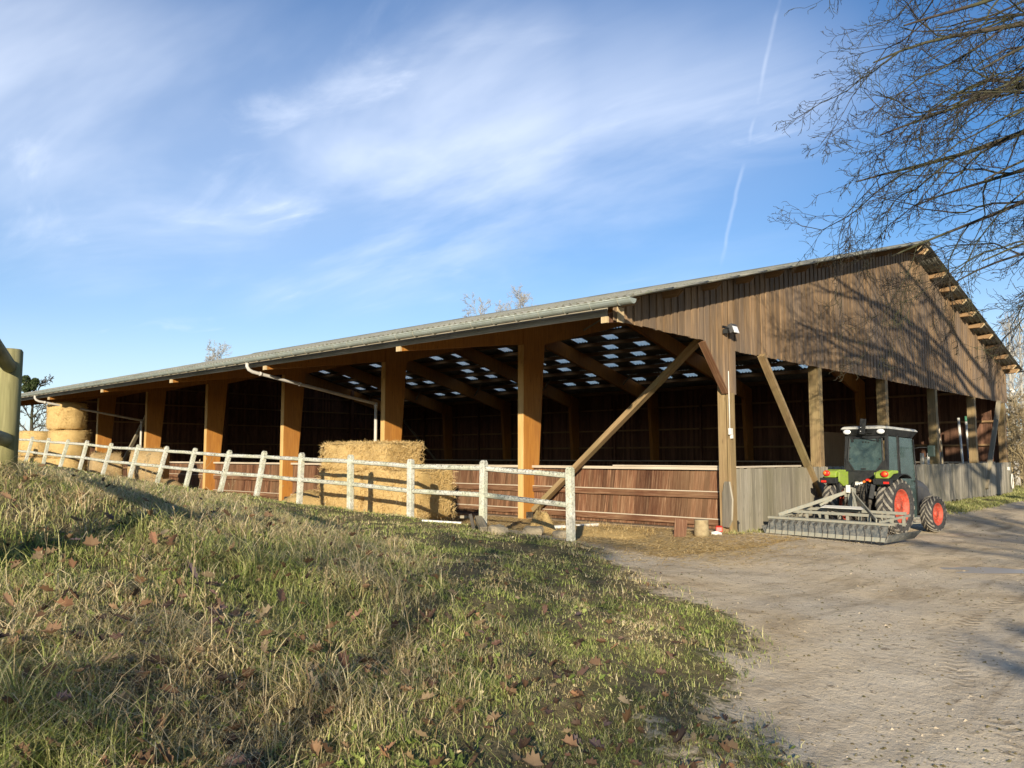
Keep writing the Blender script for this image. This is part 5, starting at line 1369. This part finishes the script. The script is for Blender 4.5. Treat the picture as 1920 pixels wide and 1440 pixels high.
def simple_tree(name, loc, H, rad, label, group, seed, mat='bark_pale', kids=(6,5,4), nl=12, minr=.02, spread=.9, tr=.18, up=.8, zmin=.3):
    rg = np.random.default_rng(seed); limbs = []
    for k in range(nl):
        f = zmin + (1-zmin)*(k+.5)/nl*.85; a = k*2.4+rg.uniform(-.4,.4)
        l = rad*(1.25-.75*f)*rg.uniform(.8,1.15); limbs.append(((0,0,H*f), (math.cos(a),math.sin(a),up*(.6+.9*f)), l, tr*.42*(1.2-f)))
    trunk = [([(0,0,-.3),(.1*rad*.1,.05,H*.3),(-.06,.08,H*.6),(.05,0,H*.96)], tr, tr*.16)]
    return tree(name, loc, label, group, limbs, trunk, seed, mat, kids, wob=.17, minr=minr, spread=spread)
# trees beyond the hall and on the right
BG = 'bare trees beyond the hall'
def at(px, dist): 
    q = toward(px, 855, dist); return (q.x, q.y)
bgspec = [(900,78,16.4,3.6,'pale bare treetop just above the roof, left of the two in the middle'),(985,80,17.6,4.2,'pale bare treetop just above the roof, right of the two in the middle'),
          (940,84,17.0,4.0,'fainter bare treetop between the two above the roof'),
          (402,95,13.9,3.4,'small pale treetop over the left part of the roof')]
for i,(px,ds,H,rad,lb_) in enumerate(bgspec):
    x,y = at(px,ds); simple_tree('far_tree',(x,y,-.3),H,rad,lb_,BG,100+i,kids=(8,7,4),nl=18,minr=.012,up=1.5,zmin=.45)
RG = 'bare trees right of the hall'
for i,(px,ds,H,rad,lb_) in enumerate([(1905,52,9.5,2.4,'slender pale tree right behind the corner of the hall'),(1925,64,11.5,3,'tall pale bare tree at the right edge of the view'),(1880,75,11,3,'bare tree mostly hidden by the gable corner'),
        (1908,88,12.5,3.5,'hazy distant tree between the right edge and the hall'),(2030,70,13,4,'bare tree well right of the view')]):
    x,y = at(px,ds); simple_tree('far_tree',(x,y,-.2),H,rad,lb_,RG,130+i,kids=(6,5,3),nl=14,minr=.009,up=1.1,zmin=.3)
# tree with balls of mistletoe, far left
x,y = at(58,62); z0_ = .8
simple_tree('mistletoe_tree',(x,y,z0_),6.0,1.7,'bare tree with dark round clumps of mistletoe left of the roof',None,160,'bark_dark',kids=(6,5,4),nl=12,minr=.014)
mt_root = bpy.context.scene.objects['mistletoe_tree']
def leafball(c, r, n, seed, mat, name, parent, ls=.06):
    g_ = np.random.default_rng(seed); d = g_.normal(size=(n,3)); d /= np.linalg.norm(d,axis=1,keepdims=True); rr = r*(.55+.45*g_.random((n,1))**.5); c0 = np.array(c)+d*rr
    u = g_.normal(size=(n,3)); u /= np.linalg.norm(u,axis=1,keepdims=True); v = np.cross(u,g_.normal(size=(n,3))); v /= np.linalg.norm(v,axis=1,keepdims=True)
    V_ = np.stack([c0-u*ls,c0+v*ls*.45,c0+u*ls,c0-v*ls*.45],1).reshape(-1,3); i = np.arange(n)*4
    return npmesh(name, V_, [np.stack([i,i+1,i+2,i+3],1)], mat, {'dry':np.repeat((g_.random(n)<.12)*1.,4)}, parent=parent)
bladesmat('evergreen_leaf', [(0,(.03,.05,.018)),(.6,(.06,.09,.03)),(1,(.10,.13,.05))], [(0,(.14,.15,.08)),(1,(.2,.2,.12))], .25)
for i,(px,py,r) in enumerate(((48,712,.40),(60,722,.46),(50,728,.42),(66,716,.34))):
    q = toward(px,py,62); leafball((q.x-x,q.y-y,q.z-z0_), r*.72, 900, 170+i, 'evergreen_leaf','mistletoe', mt_root, .08)
# brown reeds / hedge behind the right-hand corner
def brush(name, x0, x1, y0, y1, H, n, seed, label, cat, mat='stalk', wdt=.02):
    g_ = np.random.default_rng(seed); x = g_.uniform(x0,x1,n); y = g_.uniform(y0,y1,n); z = np.zeros(n)-.05
    h = H*(.45+.65*g_.random(n))*(.8+.4*vn(x,y,.5,seed)); d = g_.normal(size=(n,2))*.22
    b = np.stack([x,y,z],1); t1 = b+np.stack([d[:,0]*h*.35,d[:,1]*h*.35,h*.55],1); t2 = b+np.stack([d[:,0]*h*1.1,d[:,1]*h*1.1,h],1)
    s_ = g_.normal(size=(n,3)); s_[:,2] = 0; s_ *= wdt/np.linalg.norm(s_,axis=1,keepdims=True)
    V_ = np.stack([b-s_,b+s_,t1+s_*.8,t1-s_*.8,t2],1).reshape(-1,3); i = np.arange(n)*5
    o = npmesh(name, V_, [np.stack([i,i+1,i+2,i+3],1),np.stack([i+3,i+2,i+4],1)], mat, {'dry':np.repeat(g_.random(n),5)}); return o
o = brush('reed_bed', 30, 62, 2.2, 9, 2.5, 16000, 51, '', '', 'stalk'); o['kind'] = 'stuff'
o = brush('undergrowth', 44, 95, -9, 1.5, 1.5, 14000, 52, '', '', 'stalk', .03); o['kind'] = 'stuff'
o = brush('undergrowth', -60, 90, 75, 110, 4.5, 16000, 53, '', '', 'stalk', .06); o['kind'] = 'stuff'
# thicket far right
for i,(px,ds,h) in enumerate(((1898,47,4.2),(1915,49,3.6),(1935,46,4.0))):
    x,y = at(px,ds); simple_tree('bare_bush',(x,y,-.1),h,2.0,('thin brown bush touching the corner of the hall','low brown bush at the foot of the slender tree','brown bush cut by the right edge')[i],'brown bushes beyond the hall',180+i,'stalk',kids=(7,6,4),nl=14,minr=.010,tr=.05,up=1.6,zmin=.06)
# trees behind the viewer: their shade falls on the track and the bank
SH = 'bare trees behind the viewer'
for i,(x,y,H,rad,lb_) in enumerate([(-23.5,-27,13,5.0,'tall bare tree behind the viewer beside the track'),(-15,-27,13,5.5,'bare tree behind the viewer further right'),(-31,-27.5,9,3.6,'smaller bare tree behind the viewer')]):
    simple_tree('shade_tree',(x,y,-.2),H,rad,lb_,SH,200+i,'bark_dark',kids=(7,6,4),nl=16,minr=.022,tr=.30,up=.7,zmin=.18)
simple_tree('shade_tree',(-28.5,-16.0,.3),8.2,2.6,'small spreading bare tree right behind the viewer',SH,209,'bark_dark',kids=(6,5,4),nl=12,minr=.012,tr=.13,up=.5,zmin=.55)
for i,(x,y,h,rad) in enumerate([(-25.5,-20.4,5.6,2.6),(-24.5,-23.0,6.0,2.6)]):
    simple_tree('thorn_bush',(x,y,-.1),h,rad,('lower thorn bush behind the viewer','taller thorn bush behind the viewer')[i],'thorn bushes behind the viewer',220+i,'bark_dark',kids=(8,7,5),nl=18,minr=.012,tr=.07,up=1.2,zmin=.06)
# ------------------------------------------------------------------ grass
def polar(n, r0, r1, g_, a0=-37, a1=35.5, pw=0.):
    r = np.exp(g_.uniform(math.log(r0), math.log(r1), n)); a = R(43.219) - g_.uniform(R(-a1) if False else R(a0), R(a1), n)
    return CAM[0]+r*np.cos(a), CAM[1]+r*np.sin(a), r
def blades(name, n, seed, r0, r1, keepf, hf, dryf, wf_, leanf, mat='grass_blades', seg=3, clump=1, cs=.06):
    g_ = np.random.default_rng(seed)
    x, y, r = polar(n//clump, r0, r1, g_)
    rad_az = None
    if clump > 1:
        x0c = np.repeat(x, clump); y0c = np.repeat(y, clump)
        x = np.repeat(x, clump)+g_.normal(size=(n//clump)*clump)*cs*(.5+np.repeat(r,clump)*.08); y = np.repeat(y, clump)+g_.normal(size=(n//clump)*clump)*cs*(.5+np.repeat(r,clump)*.08)
        r = np.hypot(x-CAM[0], y-CAM[1]); rad_az = np.arctan2(y-y0c, x-x0c); ctone = np.repeat(g_.random(len(x0c)//clump), clump)
    k = g_.random(len(x)) < keepf(x, y); x, y, r = x[k], y[k], r[k]; n = len(x)
    if rad_az is not None: rad_az = rad_az[k]; ctone = ctone[k]
    z = hgt(x, y)-.01; h = hf(x, y, g_)*(.55+.75*g_.random(n)); dry = np.clip(dryf(x, y, g_), 0, 1)
    wd = wf_(r)*(.7+.6*g_.random(n)); lean = leanf(x, y, g_); az = g_.random(n)*2*np.pi
    if rad_az is not None: az = np.where(g_.random(n) < .72, rad_az + g_.normal(size=n)*.55, az); dry = np.clip(dry + (ctone-.5)*.9, 0, 1); h = h*(.65+.8*(ctone*7%1))
    ld = np.stack([np.cos(az), np.sin(az), np.zeros(n)], 1)
    sd_ = np.stack([-np.sin(az+g_.normal(size=n)*.8), np.cos(az+g_.normal(size=n)*.8), np.zeros(n)], 1)
    b = np.stack([x,y,z],1); rows = []
    for j in range(seg+1):
        t = j/seg
        bend = lean*(t**1.5)
        # arc: angle from vertical grows
        hz = np.sin(np.minimum(bend,1.9)*.72); vz = np.cos(np.minimum(bend,1.9)*.72)
        p = b + ld*(h*t*hz)[:,None] + np.array([0,0,1.])*(h*t*vz)[:,None]
        ww = wd*(1-t**1.6)*(1 if j<seg else 0)
        if j < seg: rows.append(p-sd_*ww[:,None]); rows.append(p+sd_*ww[:,None])
        else: rows.append(p)
    V_ = np.stack(rows,1); m_ = V_.shape[1]; V_ = V_.reshape(-1,3); i = np.arange(n)*m_
    F4 = np.concatenate([np.stack([i+2*j,i+2*j+1,i+2*j+3,i+2*j+2],1) for j in range(seg-1)]); F3 = np.stack([i+2*seg-2,i+2*seg-1,i+2*seg],1)
    o = npmesh(name, V_, [F4, F3], mat, {'dry': np.repeat(dry, m_)}); o['kind'] = 'stuff'; return o
def longness(x, y):
    e = -edged(x, y)
    th_ = 1.0+2.1*sst(-13.5,-9.5,x)
    a = sst(-.2, 1.3, e - th_ + (vn(x,y,.5,41)-.5)*1.6)
    lawn = sst(4.6, 1.6, np.abs(x+5.6) + np.maximum(0, y-14)*.15 + (vn(x,y,.4,42)-.5)*2.)
    return a*(1-lawn*.9)
def grasskeep(x, y):
    g = 1-dirtmask(x, y); ins = (x>-3.9)&(y>.2)&(y<42)&(x<25.2)
    ub = sst(-4.9, -4.2, x)*(y>-.5)*(x<0)
    bare = sst(.60, .78, vn(x,y,1.3,45))*.6
    return np.where(ins, 0, sst(.12,.95,g))*(1-.85*mudspot(x,y))*(1-ub)*(1-bare*(1-.0))
# long lank tussocks on the bank
def tus(x, y): return sst(.42, .66, vn(x,y,2.1,58)*.6+vn(x,y,.8,57)*.4)
blades('long_grass', 200000, 61, 2.4, 30, lambda x,y: grasskeep(x,y)*longness(x,y)*(.22+.78*tus(x,y)), lambda x,y,g_: .08+.13*vn(x,y,1.6,51)+.10*g_.random(len(x)),
       lambda x,y,g_: .10+.85*sst(.36,.62, vn(x,y,1.5,52)+.55*(g_.random(len(x))-.5)), lambda r: .0011+.00026*r, lambda x,y,g_: 1.0+1.7*g_.random(len(x)), seg=4, clump=34, cs=.05)
# flattened dead stems between them
blades('dead_grass', 110000, 62, 2.4, 26, lambda x,y: grasskeep(x,y)*np.clip(longness(x,y)*1.0,.0,1)*sst(.25,.55,vn(x,y,1.1,53)), lambda x,y,g_: .14+.14*g_.random(len(x)),
       lambda x,y,g_: .75+.25*g_.random(len(x)), lambda r: .0009+.00022*r, lambda x,y,g_: 1.9+.75*g_.random(len(x)), seg=4, clump=24, cs=.07)
# short lawn grass
blades('short_grass', 600000, 63, 2.4, 55, lambda x,y: grasskeep(x,y)*(1-.5*longness(x,y))*(.62+.38*sst(.35,.6,vn(x,y,3.1,59))), lambda x,y,g_: .03+.055*vn(x,y,2.4,54)*(.5+g_.random(len(x)))+.05*longness(x,y),
       lambda x,y,g_: .06+.75*sst(.50,.76, vn(x,y,1.9,55)*.8+.1+.6*(g_.random(len(x))-.5)), lambda r: .0009+.00027*r, lambda x,y,g_: .5+1.7*g_.random(len(x)), seg=3, clump=12, cs=.05)
# tufts at the foot of the hall and round the posts
def near_edge(x, y):
    s_ = (sst(10.5,13,x)*sst(-1.7,-1.2,y) + sst(26,28,x)*sst(-2.2,-1,y)*.8 + (x>-.4)*(x<12)*sst(-.45,-.2,y)*.7)
    return np.clip(s_,0,1)*(y<0.0) + (x>26)*(y>=0)*(y<2.6)
def far_strip():
    g_ = np.random.default_rng(64); n = 90000; x = g_.uniform(-.4, 46, n); y = g_.uniform(-2.3, 2.6, n); k = (g_.random(n) < near_edge(x,y)); x, y = x[k], y[k]; n = len(x)
    z = hgt(x,y)-.01; h = .05+.07*g_.random(n); az = g_.random(n)*6.28; b = np.stack([x,y,z],1); s_ = np.stack([np.cos(az),np.sin(az),0*az],1)*(.008+.0004*x)[:,None]
    t = b+np.stack([g_.normal(size=n)*.03,g_.normal(size=n)*.03,h],1); V_ = np.stack([b-s_,b+s_,t],1).reshape(-1,3); i = np.arange(n)*3
    o = npmesh('verge_grass', V_, [np.stack([i,i+1,i+2],1)], 'grass_blades', {'dry':np.repeat(g_.random(n)*.55,3)}); o['kind'] = 'stuff'
far_strip()
# fallen leaves
def leaves(n, seed, r0, r1, keep, name, mat='leaf_litter', sz=.042, up=.13):
    g_ = np.random.default_rng(seed); x,y,r = polar(n, r0, r1, g_); k = g_.random(n) < keep(x,y); x,y,r = x[k],y[k],r[k]; n = len(x)
    z = hgt(x,y)+.02+g_.random(n)*up*longness(x,y); s_ = sz*(.55+.75*g_.random(n)**1.5)
    out_ = [(0,-1.15),(.12,-.75),(.42,-.55),(.30,-.25),(.62,.02),(.40,.25),(.45,.62),(.15,.72),(0,1.05),(-.15,.72),(-.45,.62),(-.40,.25),(-.62,.02),(-.30,-.25),(-.42,-.55),(-.12,-.75)]
    A = np.array(out_); az = g_.random(n)*2*np.pi; tx, ty = g_.normal(size=n)*.45, g_.normal(size=n)*.45; cu = g_.uniform(.3,1.6,n)
    U = A[None,:,0]*s_[:,None]; W = A[None,:,1]*s_[:,None]
    Z = (np.abs(A[None,:,0])*cu[:,None]+A[None,:,1]**2*.25*cu[:,None])*s_[:,None]
    X_ = U*np.cos(az)[:,None]-W*np.sin(az)[:,None]; Y_ = U*np.sin(az)[:,None]+W*np.cos(az)[:,None]
    Z_ = Z + X_*tx[:,None]+Y_*ty[:,None]; V_ = np.stack([X_+x[:,None],Y_+y[:,None],Z_+z[:,None]],-1)
    # centre rib vertices for the fold
    C = np.stack([x,y,z-.002],1)[:,None,:]; V_ = np.concatenate([V_,C],1); m_ = len(A)+1; i = (np.arange(n)*m_)[:,None]
    kk = np.arange(len(A))[None,:]; F3 = np.stack([i+kk, i+(kk+1)%len(A), np.broadcast_to(i+len(A),(n,len(A)))],-1).reshape(-1,3)
    o = npmesh(name, V_.reshape(-1,3), [F3], mat, {'dry':np.repeat((g_.random(n)<.3)*g_.random(n),m_)}); o['kind'] = 'stuff'; return o
leaves(2600, 71, 2.6, 14, lambda x,y: np.clip(grasskeep(x,y)*1.2,0,1)*(.12+.88*sst(8,3.0,np.hypot(x-CAM[0],y-CAM[1]-3))), 'fallen_leaves')
leaves(900, 75, 4, 14, lambda x,y: mudspot(x,y), 'fallen_leaves', 'leaf_litter', .035, .01)
leaves(9000, 74, 2.6, 16, lambda x,y: np.clip(grasskeep(x,y)*1.2,0,1)*sst(.50,.62,vn(x,y,1.7,81)), 'ground_cover', 'grass_blades', .020, .05)
# crumbs, clods and stones on the track
def clods():
    g_ = np.random.default_rng(72); x,y,r = polar(20000, 3.0, 30, g_); k = (g_.random(len(x)) < dirtmask(x,y)*(.3+.7*sst(.4,.7,vn(x,y,.9,61)))); x,y,r = x[k],y[k],r[k]; n = len(x); z = hgt(x,y)
    s_ = (.004+.011*g_.random(n)**3)*(1+.05*r); oc = np.array([(1,0,0),(0,1,0),(-1,0,0),(0,-1,0),(0,0,1.)]); Rr = g_.uniform(.6,1.3,(n,5,3))
    az = g_.random(n)*6.28; O = oc[None]*Rr*s_[:,None,None]; X_ = O[...,0]*np.cos(az)[:,None]-O[...,1]*np.sin(az)[:,None]; Y_ = O[...,0]*np.sin(az)[:,None]+O[...,1]*np.cos(az)[:,None]
    V_ = np.stack([X_+x[:,None],Y_+y[:,None],O[...,2]*.6+z[:,None]],-1).reshape(-1,3); i = np.arange(n)*5
    F = np.concatenate([np.stack([i+a,i+(a+1)%4,i+4],1) for a in range(4)])
    o = npmesh('clods', V_, [F], 'ground_soil', {'dirt':np.repeat((g_.random(n)<.18)*1.,5),'strawy':np.zeros(n*5)}); o['kind'] = 'stuff'
clods()
# tall dead weeds standing on the bank
def weed(seed):
    g_ = random.Random(seed); t = empty('dead_weed',(0,0,0)); H = .50+.3*g_.random(); lines = []
    x = y = 0; pts = [(0,0,-.03)]; dx, dy = g_.uniform(-.12,.12), g_.uniform(-.12,.12)
    for i in range(1,7): x += dx*H/6+g_.uniform(-.008,.008); y += dy*H/6+g_.uniform(-.008,.008); pts.append((x,y,H*i/6))
    lines.append((pts,.0034,.0018)); heads = [pts[-1]]
    for k in range(g_.randint(2,5)):
        j = g_.randint(3,5); a = g_.random()*6.28; l = g_.uniform(.08,.2); p = pts[j]; q = (p[0]+l*.5*math.cos(a),p[1]+l*.5*math.sin(a),p[2]+l*.8)
        mp = tuple((u+v)/2 for u,v in zip(p,q)); lines.append(([p,(mp[0]+.01*math.cos(a),mp[1]+.01*math.sin(a),mp[2]-.008),q],.0022,.0014)); heads.append(q)
    tubes_np(lines,'stalk','stem',t)
    for h in heads: MB().lathe([(0,-.012),(.006,-.004),(.007,.006),(0,.018)],h,'z',6).build('seed_head','stalk',t)
    return t
protos = [weed(300+i) for i in range(5)]
def copy_tree(o, parent=None):
    c = o.copy(); COL.objects.link(c); c.parent = parent
    for ch in list(o.children): copy_tree(ch, c)
    return c
g_ = random.Random(8); used = 0; spots = []
while len(spots) < 46:
    r_ = math.exp(g_.uniform(math.log(3.8), math.log(15))); a = R(43.219)+R(g_.uniform(-2, 34)); x = CAM[0]+r_*math.cos(a); y = CAM[1]+r_*math.sin(a)
    if float(longness(np.array([x]),np.array([y]))[0]) < .4 and g_.random() < .85: continue
    spots.append((x,y))
for i,(x,y) in enumerate(spots):
    o = protos[i] if i < 5 else copy_tree(protos[i%5])
    o.location = (x,y,gz(x,y)); o.rotation_euler = (g_.uniform(-.15,.15), g_.uniform(-.15,.15), g_.random()*6.28); s_ = g_.uniform(.5,.9); o.scale = (s_,s_,s_)
    tag(o, 'thin dead weed stalk with small seed heads standing in the bank grass', 'weed', 'dead weed stalks on the bank')
for i,(px_,py_,d_) in enumerate(((683,1075,13.5),(783,1075,11.5),(975,1085,10.5))): pass
